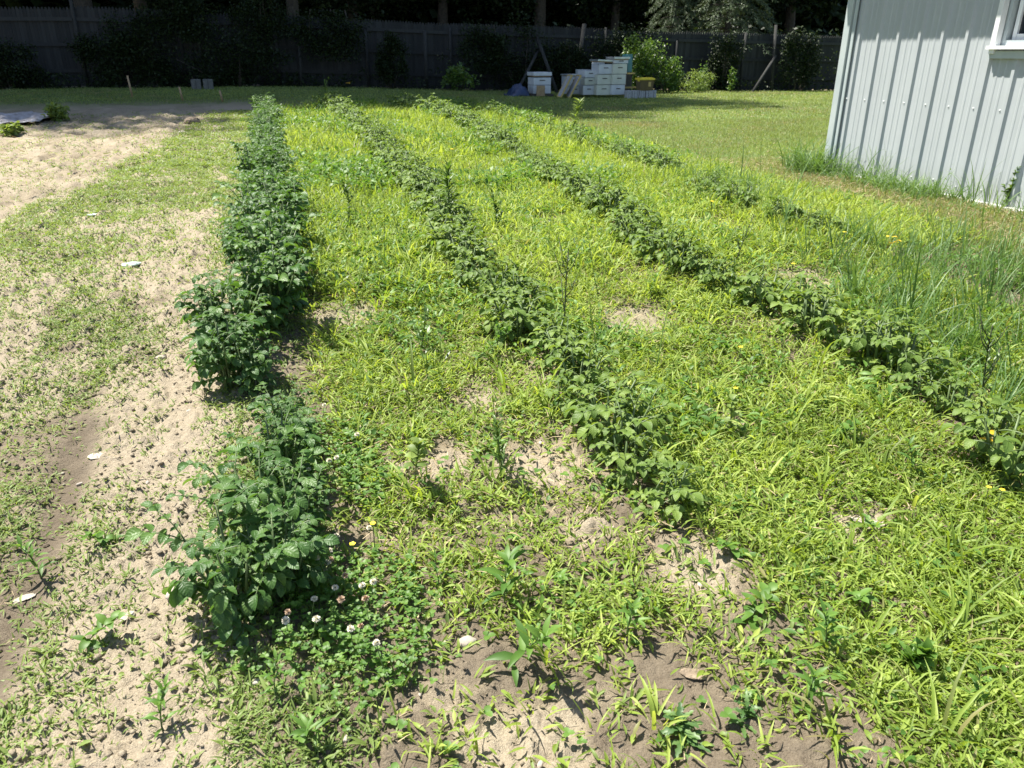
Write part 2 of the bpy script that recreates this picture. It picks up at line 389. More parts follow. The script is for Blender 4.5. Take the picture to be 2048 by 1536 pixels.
hh = math_(nt_, 'ADD', noise(nt_, 60, 6, 0.7, pos), math_(nt_, 'MULTIPLY', noise(nt_, 260, 3, 0.6, pos), 0.4))
L.new(bump(nt_, hh, 0.9, 0.012), p.inputs['Normal']); L.new(p.outputs[0], out.inputs[0])

# barn sheet metal: faint streaks and dirt near the foot
m, nt_, out = new_mat('grey_painted_metal'); M['barn'] = m
L = nt_.links; co = objco(nt_)
mp = nt_.nodes.new('ShaderNodeMapping'); mp.inputs['Scale'].default_value = (6, 14, 0.7); L.new(co, mp.inputs[0])
c = ramp(nt_, noise(nt_, 1.0, 5, 0.6, mp.outputs[0]), [(0.25, (0.375, 0.405, 0.420)), (0.75, (0.430, 0.462, 0.478))])
sx = nt_.nodes.new('ShaderNodeSeparateXYZ'); L.new(geopos(nt_), sx.inputs[0])
dirt = math_(nt_, 'MULTIPLY', math_(nt_, 'SUBTRACT', 0.55, sx.outputs[2]), math_(nt_, 'MULTIPLY', noise(nt_, 14, 5, 0.7, co), 2.0))
dm = nt_.nodes.new('ShaderNodeMix'); dm.data_type = 'RGBA'; dm.clamp_factor = True
L.new(dirt, dm.inputs[0]); L.new(c, dm.inputs[6]); dm.inputs[7].default_value = (0.26, 0.25, 0.19, 1)
p = nt_.nodes.new('ShaderNodeBsdfPrincipled'); p.inputs['Roughness'].default_value = 0.42
L.new(dm.outputs[2], p.inputs['Base Color'])
L.new(bump(nt_, noise(nt_, 3.0, 2, 0.5, co), 0.12, 0.03), p.inputs['Normal']); L.new(p.outputs[0], out.inputs[0])
M['barn_trim'] = plain('grey_trim', (0.38, 0.43, 0.44), (0.45, 0.50, 0.50), 0.4, 5)

# weathered fence wood: grain runs up the picket, each picket its own tone
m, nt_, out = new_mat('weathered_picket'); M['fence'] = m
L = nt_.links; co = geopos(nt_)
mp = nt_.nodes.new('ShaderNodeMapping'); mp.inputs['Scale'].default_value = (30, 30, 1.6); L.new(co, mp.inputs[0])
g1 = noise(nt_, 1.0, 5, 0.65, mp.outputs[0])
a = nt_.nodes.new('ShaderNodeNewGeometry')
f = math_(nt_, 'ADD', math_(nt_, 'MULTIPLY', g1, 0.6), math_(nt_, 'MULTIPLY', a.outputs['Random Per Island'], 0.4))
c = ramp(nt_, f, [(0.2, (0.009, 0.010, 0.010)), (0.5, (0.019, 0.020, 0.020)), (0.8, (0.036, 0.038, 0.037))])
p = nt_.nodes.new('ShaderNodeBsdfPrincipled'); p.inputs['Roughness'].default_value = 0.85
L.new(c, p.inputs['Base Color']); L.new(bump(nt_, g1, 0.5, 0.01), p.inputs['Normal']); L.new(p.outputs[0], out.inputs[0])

# window glass (dark room behind)
m, nt_, out = new_mat('window_glass'); M['glass'] = m
p = nt_.nodes.new('ShaderNodeBsdfPrincipled'); p.inputs['Base Color'].default_value = (0.02, 0.025, 0.03, 1); p.inputs['Roughness'].default_value = 0.06
nt_.links.new(p.outputs[0], out.inputs[0])

# ------------------------------------------------------------------ ground: one sheet to the horizon
def axis(segs):
    out = [segs[0][0]]
    for a, b, s0, s1 in segs:
        x = a; 
        while x < b - 1e-6:
            t = (x - a) / (b - a); x = min(b, x + s0 * (s1 / s0) ** t); out.append(x)
    return np.array(out)
xs = axis([(-300, -25, 60, 3), (-25, -6, 2, .10), (-6, -1.6, .05, .02), (-1.6, 2.6, .009, .009), (2.6, 6.5, .018, .08), (6.5, 26, .15, 2), (26, 300, 3, 60)])
ys = axis([(-300, -5, 60, 1.5), (-5, 0.7, 1.0, .05), (0.7, 3.0, .0085, .013), (3.0, 8, .016, .06), (8, 16, .05, .09), (16, 24, .1, .3), (24, 60, .5, 4), (60, 400, 5, 60)])
GX, GY = np.meshgrid(xs, ys)
GZ = ground_h(GX, GY)
nx, ny = len(xs), len(ys)
idx = np.arange(nx * ny).reshape(ny, nx)
Q = np.stack([idx[:-1, :-1], idx[:-1, 1:], idx[1:, 1:], idx[1:, :-1]], -1).reshape(-1, 4)
dry, trk = dry_f(GX, GY)
lawn_m = np.maximum(ss(4.25, 4.9, GX), ss(16.5, 19, GY))
lawn_m = lawn_m * ss(24.3, 23.7, GY)
dry = dry * (1 - .25 * soil_left(GX, GY) * ss(.45, .6, fbm(GX * 4, GY * 2.5, 57, 4)))
weedy = ss(0.0, 0.3, GX) * ss(2.0, 5.0, GY) * 0.55 * ss(0.35, 0.6, fbm(GX * 3, GY * 3, 5, 4))
dead = ss(1.3, 0.3, np.abs(GX - 5.3)) * ss(8, 6, GY)
green = np.maximum(lawn_m * (1 - 0.55 * dead), weedy)
ground = mesh_obj('ground', np.stack([GX, GY, GZ], -1).reshape(-1, 3), Q, M['soil'], attrs={'dry': dry.ravel(), 'green': green.ravel()})
tag(ground, kind='structure')
print('ground verts', nx * ny)

def scatter(n, x0, x1, y0, y1, dens, grow=None):
    """points spread over a rectangle and kept with probability dens(x, y)"""
    X = RNG.uniform(x0, x1, n); Y = RNG.uniform(y0, y1, n)
    k = RNG.random(n) < dens(X, Y); X = X[k]; Y = Y[k]
    return X, Y
def inview(X, Y, pad=0.20):
    """keeps what stands inside the picture or a little outside it"""
    P = np.stack([X, Y, base_h(X, Y) - CAM_Z], -1)
    d = P @ FAR; u = (P @ RGT) / np.maximum(d, .01); v = -(P @ UPV) / np.maximum(d, .01)
    return (d > 0.3) & (np.abs(u) < 0.665 + pad) & (v < 0.50 + pad * 1.3) & (v > -0.6)
def rowdist(X, Y):
    return np.min([np.abs(X - rowx(k, Y)) + (9 if k == 3 else 0) for k in range(4)], 0)
#--VEG--
# ------------------------------------------------------------------ weeds, grass, seedlings (nobody could count them)
def tufts(veg, cx, cy, nl, Lr, Wr, elr, bendr, prof, spread, tint, mid=True, fold=.35, stemmy=0.0):
    n = len(cx)
    if n == 0: return
    k = nl; N = n * k
    ax = np.repeat(cx, k); ay = np.repeat(cy, k)
    az = RNG.uniform(0, 2 * math.pi, N)
    vig = np.repeat(RNG.uniform(.65, 1.25, n), k)
    r = spread * np.sqrt(RNG.random(N)) * vig
    px = ax + r * np.cos(az); py = ay + r * np.sin(az)
    pz = ground_h(px, py) - 0.004 + stemmy * RNG.random(N) * vig
    az2 = az + RNG.normal(0, .5, N)
    L = RNG.uniform(*Lr, N) * vig
    t = np.clip(np.repeat(tint + RNG.normal(0, .14, n), k) + RNG.normal(0, .10, N), 0.1, 1)
    t = np.where(RNG.random(N) < .09, RNG.uniform(0, .12, N), t)
    veg.add(strips(np.stack([px, py, pz], -1), az2, RNG.uniform(*elr, N), L, RNG.uniform(*Wr, N), RNG.uniform(*bendr, N),
                   prof, fold=fold, roll=RNG.normal(0, .35, N), mid=mid, sway=RNG.normal(0, .35, N)), t)

def weed_dens(X, Y):
    n = fbm(X * 2.3, Y * 2.3, 5, 4)                       # the same patches that bare the dry soil
    d = 0.55 + 0.45 * ss(0.60, 0.42, n + .12 * (fbm(X * 6, Y * 6, 92, 2) - .5))
    d = d * (1 - .93 * bare_f(X, Y)) * (1 - .88 * front_f(X, Y))
    edge = ss(0.0, 0.22, X) * ss(4.75, 4.2, X) * ss(16.8, 15.6, Y + .6 * np.sin(X * 3))
    # the trodden bare strip at the front
    d = d * np.where((Y < 2.05) & (X < 1.1), .62, 1)
    d = d * (1 - .75 * np.exp(-(rowdist(X, Y) / .13) ** 2))
    return d * edge
v = Veg()
X, Y = scatter(18000, -0.1, 3.6, 0.6, 4.0, lambda x, y: weed_dens(x, y) * inview(x, y, .2))
tn = .35 + .35 * fbm(X * 1.5, Y * 1.5, 3, 2)
tufts(v, X, Y, 8, (.02, .072), (.0035, .0075), (.1, 1.3), (.2, 1.7), GRASS, .035, tn, stemmy=.04)
X, Y = scatter(18000, -0.1, 3.6, 0.6, 4.0, lambda x, y: weed_dens(x, y) * inview(x, y, .2))
tufts(v, X, Y, 5, (.018, .045), (.006, .012), (.1, 1.0), (.1, 1.0), LANCE, .05, .3 + .3 * fbm(X * 3, Y * 3, 4, 2), stemmy=.03)
X, Y = scatter(240, -0.1, 3.6, 0.75, 4.5, lambda x, y: weed_dens(x, y) * inview(x, y, .2))
tufts(v, X, Y, 9, (.10, .21), (.006, .012), (.6, 1.4), (.6, 1.9), GRASS, .03, RNG.uniform(.35, .8, len(X)), stemmy=.03)
o = v.build('crabgrass_near', M['weed']); tag(o, 'lime green weedy grass filling the ground between the near potato rows', 'grass', kind='stuff'); n1 = v.n
v = Veg()
X, Y = scatter(42000, -.1, 5.2, 4.0, 9.0, lambda x, y: weed_dens(x, y) * inview(x, y))
tufts(v, X, Y, 7, (.025, .10), (.005, .011), (.0, 1.3), (.1, 1.6), GRASS3, .05, .36 + .36 * fbm(X * 1.2, Y * 1.2, 3, 3), mid=False, stemmy=.06)
X, Y = scatter(36000, -.2, 5.4, 8.8, 17.2, lambda x, y: weed_dens(x, y) * inview(x, y))
tufts(v, X, Y, 6, (.04, .14), (.009, .018), (.0, 1.4), (.1, 1.5), GRASS3, .08, .38 + .32 * fbm(X * 1.1, Y * 1.1, 3, 3), mid=False, stemmy=.08)
o = v.build('crabgrass_far', M['weed']); tag(o, 'taller yellow green weeds between the rows towards the shaded far end', 'weeds', kind='stuff')

v = Veg()
def mixd(x, y): return weed_dens(x, y) * ss(.46, .60, fbm(x * 1.7, y * 1.1, 88, 3)) * inview(x, y, .1)
X, Y = scatter(2600, -.1, 3.4, .8, 3.4, lambda x, y: weed_dens(x, y) * (.25 + .75 * ss(.42, .6, fbm(x * 3, y * 3, 89, 3))) * inview(x, y, .2))
tufts(v, X, Y, 6, (.012, .034), (.007, .016), (-.1, .9), (.1, 1.2), OVAL, .035, RNG.uniform(.0, 1, len(X)), stemmy=.05)
X, Y = scatter(9000, 0, 5.2, 2.2, 6.5, mixd)
tufts(v, X, Y, 7, (.02, .05), (.010, .022), (-.1, 1.0), (.1, 1.2), OVAL, .05, RNG.uniform(.1, 1, len(X)), stemmy=.08)
X, Y = scatter(16000, 0, 5.4, 6.5, 17, mixd)
tufts(v, X, Y, 7, (.03, .07), (.018, .035), (-.1, 1.1), (.1, 1.2), [.2, 1, .05], .08, RNG.uniform(.1, 1, len(X)), mid=False, stemmy=.16)
o = v.build('broadleaf_weeds', M['clover']); tag(o, 'darker broad leaved weeds mixed through the grass between the rows', 'weeds', kind='stuff')

def seed_dens(X, Y):
    n = .5 * fbm(X * 3.0 + 4, Y * 2.2, 15, 4) + .5 * fbm(X * 6.5, Y * .8, 16, 4)
    d = ss(.40, .62, n) * .66 + .16
    _, tr = dry_f(X, Y)
    d = np.maximum(d, .22)
    d = d * (.45 + .55 * ss(-.5, .6, np.cos((X + .78) * 8.5 + 1.2 * np.sin(Y * .4))))
    d = np.maximum(d, .62 * ss(3.5, 5.5, Y) * ss(.3, .5, n))
    d = d * (1 - .93 * soil_left(X, Y)) * (1 - .97 * tr)
    d = d * ss(.15, -.15, X - .1)
    d = d * (1 - .8 * np.exp(-((X + .42) / .14) ** 2) * ss(5, 3, Y))        # the pale crumbly ridge beside the left row
    return d
def front_dens(X, Y):      # sparse seedlings on the bare soil at the front
    return .35 * ss(.35, .6, fbm(X * 5, Y * 5, 25, 3)) * ss(2.0, 1.5, Y)
v = Veg()
X, Y = scatter(36000, -3.4, .1, .75, 4.2, lambda x, y: seed_dens(x, y) * inview(x, y, .2))
tufts(v, X, Y, 6, (.010, .040), (.003, .007), (.1, 1.1), (.2, 1.4), LANCE, .02, .3 + .5 * fbm(X * 4, Y * 4, 9, 2), stemmy=.015)
X, Y = scatter(2200, -.9, 2.4, .75, 2.0, lambda x, y: front_dens(x, y) * inview(x, y, .2))
tufts(v, X, Y, 5, (.015, .055), (.005, .011), (.2, 1.1), (.2, 1.2), LANCE, .015, RNG.uniform(.3, .8, len(X)), stemmy=.012)
X, Y = scatter(52000, -4.5, .1, 4.2, 9.5, lambda x, y: seed_dens(x, y) * inview(x, y))
tufts(v, X, Y, 5, (.012, .04), (.004, .009), (.0, 1.0), (.2, 1.2), GRASS3, .03, .4 + .5 * fbm(X * 2, Y * 2, 9, 2), mid=False, stemmy=.02)
X, Y = scatter(52000, -5, .1, 9, 16, lambda x, y: seed_dens(x, y) * inview(x, y))
tufts(v, X, Y, 5, (.02, .05), (.007, .014), (.0, 1.0), (.2, 1.2), GRASS3, .05, .45 + .4 * fbm(X * 2, Y * 2, 9, 2), mid=False, stemmy=.02)
X, Y = scatter(95000, -3.4, .1, .75, 4.6, lambda x, y: np.clip(seed_dens(x, y) * 1.2, 0, 1) * inview(x, y, .1))
tufts(v, X, Y, 3, (.006, .020), (.003, .006), (.0, 1.2), (.1, 1.2), GRASS3, .012, .35 + .4 * fbm(X * 4, Y * 4, 9, 2), mid=False, stemmy=.006)
X, Y = scatter(60000, -4.5, .1, 4.6, 10, lambda x, y: np.clip(seed_dens(x, y) * 1.1, 0, 1) * inview(x, y, .1))
tufts(v, X, Y, 3, (.010, .026), (.005, .009), (.0, 1.2), (.1, 1.2), GRASS3, .02, .35 + .4 * fbm(X * 4, Y * 4, 9, 2), mid=False, stemmy=.008)
o = v.build('seedlings', M['seedling']); tag(o, 'sparse green seedlings on the tilled soil left of the potato rows', 'seedlings', kind='stuff')

# little dead stalks and litter lying about
v = Veg()
def straw(n, x0, x1, y0, y1, d, Lr, Wr, lift=.01, mid=False):
    X, Y = scatter(n, x0, x1, y0, y1, d)
    N = len(X); P = np.stack([X, Y, ground_h(X, Y) + RNG.uniform(0, lift, N)], -1)
    v.add(strips(P, RNG.uniform(0, 6.28, N), RNG.uniform(-.1, .5, N), RNG.uniform(*Lr, N), RNG.uniform(*Wr, N), RNG.uniform(-.3, .9, N), GRASS3, mid=False, roll=RNG.normal(0, .5, N)), RNG.random(N))
straw(12000, -2.5, 3.6, .75, 4.5, lambda x, y: .7 * inview(x, y, .1) * (.2 + .8 * (x > 0)) * (1 - .8 * front_f(x, y)), (.01, .05), (.001, .003), .02)
straw(26000, .1, 4.6, 1.6, 12, lambda x, y: inview(x, y) * .8, (.02, .07), (.002, .005), .04)
straw(8000, 4.2, 5.6, 2, 8, lambda x, y: inview(x, y) * ss(1.4, .2, np.abs(x - 5.2)), (.03, .10), (.003, .006), .04)
straw(9000, 4.4, 16, 6, 23.5, lambda x, y: inview(x, y) * ss(.5, .62, fbm(x * .8, y * .8, 63, 3)), (.03, .08), (.004, .009), .04)
straw(5000, -6, 0, 5, 15, lambda x, y: inview(x, y) * soil_left(x, y), (.03, .12), (.003, .01), .03)
o = v.build('dead_straw', M['straw']); tag(o, 'dry dead straw scattered over soil and mown lawn', 'straw', kind='stuff')

v = Veg()
X, Y = scatter(420, .2, 4.8, 2.0, 15, lambda x, y: inview(x, y) * .9)
N = len(X); P = np.stack([X, Y, ground_h(X, Y)], -1); H_ = RNG.uniform(.12, .42, N)
v.add(strips(P, RNG.uniform(0, 6.28, N), RNG.uniform(1.1, 1.5, N), H_, RNG.uniform(.003, .006, N), RNG.uniform(-.1, .5, N), [1, .9, .7, .5], mid=False), RNG.random(N))
for q in np.linspace(.25, 1, 9):
    Pq = P + np.stack([RNG.normal(0, .006, N), RNG.normal(0, .006, N), H_ * q * .97], -1)
    v.add(strips(Pq, RNG.uniform(0, 6.28, N), RNG.uniform(-.1, .8, N), .05 * (1.15 - .6 * q) * RNG.uniform(.6, 1.3, N), .011, RNG.uniform(.2, 1.1, N), LANCE), RNG.random(N))
o = v.build('stalky_weeds', M['bright_leaf']); tag(o, 'thin upright weed stalks standing above the grass between the rows', 'weeds', kind='stuff')

# mown lawn
def lawn_dens(X, Y):
    d = np.maximum(ss(4.15, 4.6, X), ss(16.0, 17.5, Y) * ss(-.4, .4, X)) * (X < 5.42 + 40 * (Y > 7.0))
    left = ss(17.6, 19.4, Y + .5 * fbm(X, Y, 4, 2)) * (X < .4)
    d = np.maximum(d, left)
    dead = ss(1.2, .2, np.abs(X - 5.35)) * ss(8.2, 6.4, Y)
    return d * (1 - .3 * dead) * (.55 + .45 * ss(.3, .55, fbm(X * 1.3, Y * 1.3, 71, 3))) * (Y < 23.9)
v = Veg()
def blades(n, x0, x1, y0, y1, Lr, Wr, t0=.35):
    X, Y = scatter(n, x0, x1, y0, y1, lambda x, y: lawn_dens(x, y) * inview(x, y))
    N = len(X); P = np.stack([X, Y, ground_h(X, Y) - .003], -1)
    t = np.clip(t0 - .05 + 1.5 * (fbm(X * .8, Y * .8, 63, 4) - .5) + RNG.normal(0, .2, N), 0, 1)
    deadn = ss(1.3, .2, np.abs(X - 5.35)) * ss(8.2, 6.4, Y)
    t = np.where(RNG.random(N) < deadn * .5, RNG.uniform(0, .22, N), t)
    v.add(strips(P, RNG.uniform(0, 6.28, N), RNG.uniform(.5, 1.5, N), RNG.uniform(*Lr, N), RNG.uniform(*Wr, N), RNG.uniform(.2, 1.4, N), GRASS3, mid=False, roll=RNG.normal(0, .5, N)), t)
blades(100000, 4.0, 5.5, 1.6, 8, (.03, .085), (.003, .006), .6)
blades(130000, 4.0, 11, 6, 13, (.025, .06), (.004, .007), .7)
blades(170000, -8, 22, 13, 24, (.03, .065), (.008, .014), .72)
o = v.build('lawn_grass', M['lawn']); tag(o, 'short mown lawn with dry patches beside the barn and in front of the fence', 'lawn', kind='stuff')

# tall bluish grass along the right edge of the plot and against the barn foot
def spots(X, Y, S_):
    d = 0 * X
    for x, y, r, a in S_: d = np.maximum(d, a * np.exp(-((X - x) ** 2 + (Y - y) ** 2) / r ** 2))
    return d
BS = [(*gp(1980, 800), .45, .9), (*gp(1960, 660), .5, 1), (*gp(1830, 560), .45, .9), (*gp(1700, 500), .4, .6), (*gp(1500, 410), .35, .7), (*gp(1430, 380), .3, .9), (*gp(1900, 700), .5, .9), (*gp(2040, 560), .6, .8), (*gp(1790, 620), .35, .6)]
v = Veg()
X, Y = scatter(4600, 2.6, 5.3, 1.8, 8, lambda x, y: spots(x, y, BS) * inview(x, y, .2))
tufts(v, X, Y, 6, (.10, .30), (.003, .008), (.9, 1.5), (.2, 1.2), GRASS, .03, RNG.uniform(.1, .9, len(X)), mid=True, stemmy=.02)
X, Y = scatter(90, 2.6, 5.3, 1.8, 7, lambda x, y: spots(x, y, BS) * inview(x, y, .2))
tufts(v, X, Y, 5, (.3, .5), (.007, .013), (1.1, 1.5), (.1, .8), GRASS, .03, RNG.uniform(.1, .9, len(X)), mid=True)
o = v.build('tall_grass', M['blue_grass']); tag(o, 'tall bluish green grass blades at the right edge of the potato plot', 'tall grass', kind='stuff')
v = Veg()
yb = RNG.uniform(-.5, 7.0, 2200); yb = yb[RNG.random(2200) < .10 + .70 * ss(.46, .62, fbm(yb * 2.6, yb * 0, 9, 3)) + .35 * (yb > 6.3)]
xb = 5.42 - np.abs(RNG.normal(0, .16, len(yb)))
tufts(v, xb, yb, 6, (.03, .24), (.004, .009), (.7, 1.5), (.5, 1.9), GRASS, .03, RNG.uniform(.2, .9, len(yb)), stemmy=.02)
xc, yc = 5.32 + RNG.normal(0, .07, 30), 6.95 + RNG.normal(0, .14, 30)
tufts(v, xc, yc, 12, (.25, .5), (.006, .011), (.9, 1.5), (.8, 2.2), GRASS, .05, RNG.uniform(.3, .9, 30))
yb = RNG.uniform(4.6, 6.7, 26)
tufts(v, 5.40 + 0 * yb, yb, 5, (.2, .45), (.004, .008), (1.0, 1.5), (.3, 1.6), GRASS, .02, RNG.uniform(.3, .9, len(yb)))
o = v.build('wall_foot_grass', M['blue_grass']); tag(o, 'unmown grass tufts growing along the foot of the grey barn wall', 'grass', kind='stuff')

# ------------------------------------------------------------------ clover
v = Veg()
CL = [(*gp(700, 1290), .20), (*gp(640, 1200), .17), (*gp(760, 1230), .15), (*gp(720, 1380), .12), (*gp(690, 950), .18), (*gp(650, 900), .15), (*gp(800, 1330), .10), (*gp(620, 1330), .10)]
def cl_d(X, Y):
    d = 0 * X
    for x, y, r in CL: d = np.maximum(d, np.exp(-(((X - x) ** 2 + (Y - y) ** 2) / (r * .86) ** 2) ** 1.3))
    return d * (.35 + .65 * ss(.35, .6, fbm(X * 14, Y * 14, 6, 2)))
X, Y = scatter(36000, -.6, 1.3, 1.0, 3.2, cl_d)
N = len(X); hgt = RNG.uniform(.012, .065, N)
P = np.stack([X, Y, ground_h(X, Y) + hgt], -1)
az = RNG.uniform(0, 6.28, N); tt = RNG.random(N); sz = RNG.uniform(.007, .013, N)
sz = sz * .95
for k in range(3):
    v.add(strips(P, az + k * 2.09, RNG.uniform(.0, .5, N), sz, sz * .95, RNG.uniform(0, .5, N), [.15, .85, 1.0, .75, .15], fold=.25, roll=RNG.normal(0, .2, N)), np.clip(tt + RNG.normal(0, .1, N), 0, 1))
P0 = P.copy(); P0[:, 2] -= hgt; sel = RNG.random(N) < .4
v.add(strips(P0[sel], RNG.uniform(0, 6.28, sel.sum()), 1.4 * np.ones(sel.sum()), hgt[sel], .0015, .2, [1, 1, 1], mid=False), tt[sel])
# stray clover leaves over the front soil
X, Y = scatter(260, -.3, 1.8, 1.05, 2.4, lambda x, y: .6 + 0 * x)
N = len(X); P = np.stack([X, Y, ground_h(X, Y) + RNG.uniform(.01, .03, N)], -1); az = RNG.uniform(0, 6.28, N); sz = RNG.uniform(.012, .022, N)
for k in range(3):
    v.add(strips(P, az + k * 2.09, .2, sz, sz * .9, .3, [.15, .85, 1.0, .75, .15], fold=.25), RNG.random(N))
o = v.build('clover_patch', M['clover']); tag(o, 'low green clover leaves around the foot of the nearest potato plant', 'clover', kind='stuff')

def clover_flower(mat, name='clover_flower'):
    r = empty(name, (0, 0, 0))
    st = MB().tube([(0, 0, -.10), (.003, .001, -.05), (0, 0, 0)], .0012, 5); st.build('stem', M['stem'], r)
    n = 70; i = np.arange(n) + .5; ph = np.arccos(1 - 1.45 * i / n); th = i * 2.39996
    d = np.stack([np.cos(th) * np.sin(ph), np.sin(th) * np.sin(ph), np.cos(ph)], -1)
    Vg = Veg(); Vg.add(strips(d * .003, np.arctan2(d[:, 1], d[:, 0]), np.arcsin(d[:, 2]), RNG.uniform(.006, .0095, n), .0032, RNG.uniform(-.5, .3, n), [.5, .8, 1.0, .3], fold=.5), RNG.random(n))
    Vg.build('petals', mat, r); return r
fl = [(630, 1178), (668, 1155), (625, 1165), (664, 1180), (648, 1198), (680, 1120), (745, 1110), (752, 1205), (680, 1238), (732, 1230), (642, 1285), (645, 1315), (712, 1338), (760, 1345), (586, 1320), (598, 1162), (626, 990), (665, 963), (680, 960), (655, 850), (718, 895), (590, 1165)]
old = [(740, 1270), (690, 1250), (730, 1320), (670, 1165), (590, 1300), (700, 1222)]
pf = clover_flower(M['petal']); po = clover_flower(M['petal_old'])
for i, (u, vv) in enumerate(fl + old):
    src = pf if i < len(fl) else po
    x, y = gp(u, vv + 22); z = float(ground_h(x, y)) + random.uniform(.085, .12)
    near = 'nearest potato plant' if vv > 1030 else 'second clump of the left potato row'
    if i < len(fl): lab = f'round white clover flower over clover leaves beside the {near}'; g = f'white clover flowers beside the {near}'
    else: lab = 'faded brownish clover flower head low in the front clover patch'; g = 'faded clover flowers in the front patch'
    c = src if i in (0, len(fl)) else copy_thing(src, (x, y, z))
    c.location = (x, y, z); c.rotation_euler = (random.uniform(-.3, .3), random.uniform(-.3, .3), random.uniform(0, 6)); s_ = random.uniform(.7, 1.0); c.scale = (s_, s_, s_)
    tag(c, lab, 'clover flower', g)

# ------------------------------------------------------------------ potato plants
def leaflet_set(veg, P, az, el, ln, size, npair, rng):
    """a compound leaf: rachis from P, leaflet pairs and a larger terminal leaflet"""
    pts = []; m = 7; a = az; e = el; p = np.array(P, float); bend = rng.uniform(.7, 1.3)
    for i in range(m):
        pts.append(p.copy()); t = i / (m - 1)
        p = p + np.array([math.cos(e) * math.cos(a), math.cos(e) * math.sin(a), math.sin(e)]) * ln / (m - 1)
        e -= bend / m
    pts = np.array(pts); L_ = []
    L_.append((pts[-1], a + rng.normal(0, .15), e + .2, size * rng.uniform(1.0, 1.2)))
    for j in range(npair):
        q = pts[max(1, m - 2 - 2 * j)]; s = size * (0.92 - .17 * j) * rng.uniform(.85, 1.1)
        for sd in (-1, 1): L_.append((q, a + sd * rng.uniform(.75, 1.25), e + rng.uniform(.1, .6), s))
        if j < npair - 1 and rng.random() < .8:
            q2 = (q + pts[max(0, m - 3 - 2 * j)]) / 2
            for sd in (-1, 1): L_.append((q2, a + sd * 1.3, e + .3, size * .28))
    PP = np.array([l[0] for l in L_]); A = np.array([l[1] for l in L_]); E_ = np.array([l[2] for l in L_]); Sz = np.array([l[3] for l in L_]); n = len(L_)
    veg.add(strips(PP, A, E_, Sz, Sz * rng.uniform(.62, .74, n), rng.uniform(.5, 1.35, n), [.10, .62, .95, 1.0, .82, .48, .03], fold=rng.uniform(.25, .65), roll=rng.normal(0, .3, n)), np.clip(rng.uniform(.15, .95) * .6 + rng.random(n) * .4, 0, 1))
    return pts
def make_potato(h, spread, nst, leaf, mat, seed, nleaf=6, npair=2):
    rng = np.random.default_rng(seed); r = empty('potato_plant', (0, 0, 0)); vg = Veg(7); st = MB()
    for s in range(nst):
        a = s * 6.283 / nst + rng.uniform(-.5, .5); lean = rng.uniform(.15, 1.0) * spread
        H = h * rng.uniform(.7, 1.05); top = np.array([math.cos(a) * lean, math.sin(a) * lean, H])
        b = np.array([math.cos(a) * .03, math.sin(a) * .03, -.01]); mid = b * .5 + top * .5 + np.array([0, 0, H * .12])
        st.tube([b, b * .4 + mid * .6, mid, top], [.006, .0055, .005, .003], 5)
        for k in range(nleaf):
            t = .22 + .80 * (k / max(1, nleaf - 1)) ; t = min(t, 1)
            p = b * (1 - t) ** 2 + 2 * t * (1 - t) * mid + t * t * top
            la = a + k * 2.4 + rng.uniform(-.4, .4)
            if rng.random() < .5: la = a + rng.normal(0, 1.0)
            e0 = rng.uniform(.25, .9) + .3 * (t > .85)
            pts = leaflet_set(vg, p, la, e0, leaf * rng.uniform(1.3, 2.2), leaf * rng.uniform(.72, 1.05) * (.75 if t > .9 else 1), npair, rng)
            st.tube(pts[::2], .0022, 4)
    st.build('stems', M['stem'], r, smooth=True); vg.build('foliage', mat, r)
    return r
dark = [make_potato(.34, .155, 8, .054, M['potato'], 100 + i, 7, 3) for i in range(5)]
pale = [make_potato(.155, .10, 7, .040, M['potato_pale'], 200 + i, 5) for i in range(6)]
used = set(); cnt = 0
def put_potato(src, x, y, sc, lab, grp=None):
    global cnt
    z = float(base_h(x, y)) + .02
    rz = random.uniform(0, 6.28)
    if id(src) in used: c = copy_thing(src, (x, y, z), rz, sc)
    else:
        c = src; c.location = (x, y, z); c.rotation_euler = (0, 0, rz); c.scale = (sc, sc, sc); used.add(id(src))
    c['label'] = lab; c['category'] = 'potato plant'
    if grp: c['group'] = grp
    elif 'group' in c: del c['group']
    cnt += 1
    return c
# left row, dark glossy leaves: the near clump one by one
near = [((490, 1258), .86, 'nearest potato plant, dark glossy leaves reaching out over pale soil at lower left'),
        ((580, 1225), .74, 'dark glossy potato plant right behind the white clover flowers'),
        ((545, 1120), .84, 'dark potato plant in the middle of the nearest clump of the left row'),
        ((600, 1120), .62, 'dark potato plant on the right flank of the nearest clump'),
        ((570, 1010), .78, 'dark potato plant at the back of the nearest clump, beside the upper clover'),
        ((575, 865), .45, 'smallest dark potato plant closest to the second clump of the left row'),
        ((588, 925), .52, 'small dark potato plant in the gap between the two nearest clumps of the left row')]
for (u, vv), sc, lab in near: put_potato(dark[cnt % 5], *gp(u, vv), sc, lab)
def fill_row(k, y0, y1, step, protos, scf, labs, wid=.05, skip=None):
    y = y0; i = 0
    while y < y1:
        x = rowx(k, y) + random.uniform(-wid, wid)
        if not (skip and skip(y)):
            seg = next(s for s in labs if y < s[0]); put_potato(protos[(i * 3 + int(y * 7)) % len(protos)], x, y, scf(y) * random.uniform(.72, 1.22), seg[1], seg[2])
        y += step * random.uniform(.85, 1.15) * (1 + .02 * y); i += 1
fill_row(0, 3.05, 15.4, .18, dark, lambda y: .98 - .012 * y + .12 * (y > 13.5),
         [(4.6, 'dark green potato plant in the second clump of the leftmost row', 'potato plants, second clump of the left row'),
          (8.5, 'dark green potato plant in the middle of the leftmost row, bare soil on its left', 'potato plants, middle of the left row'),
          (99, 'potato plant at the far shaded end of the leftmost row', 'potato plants, far end of the left row')], .09)
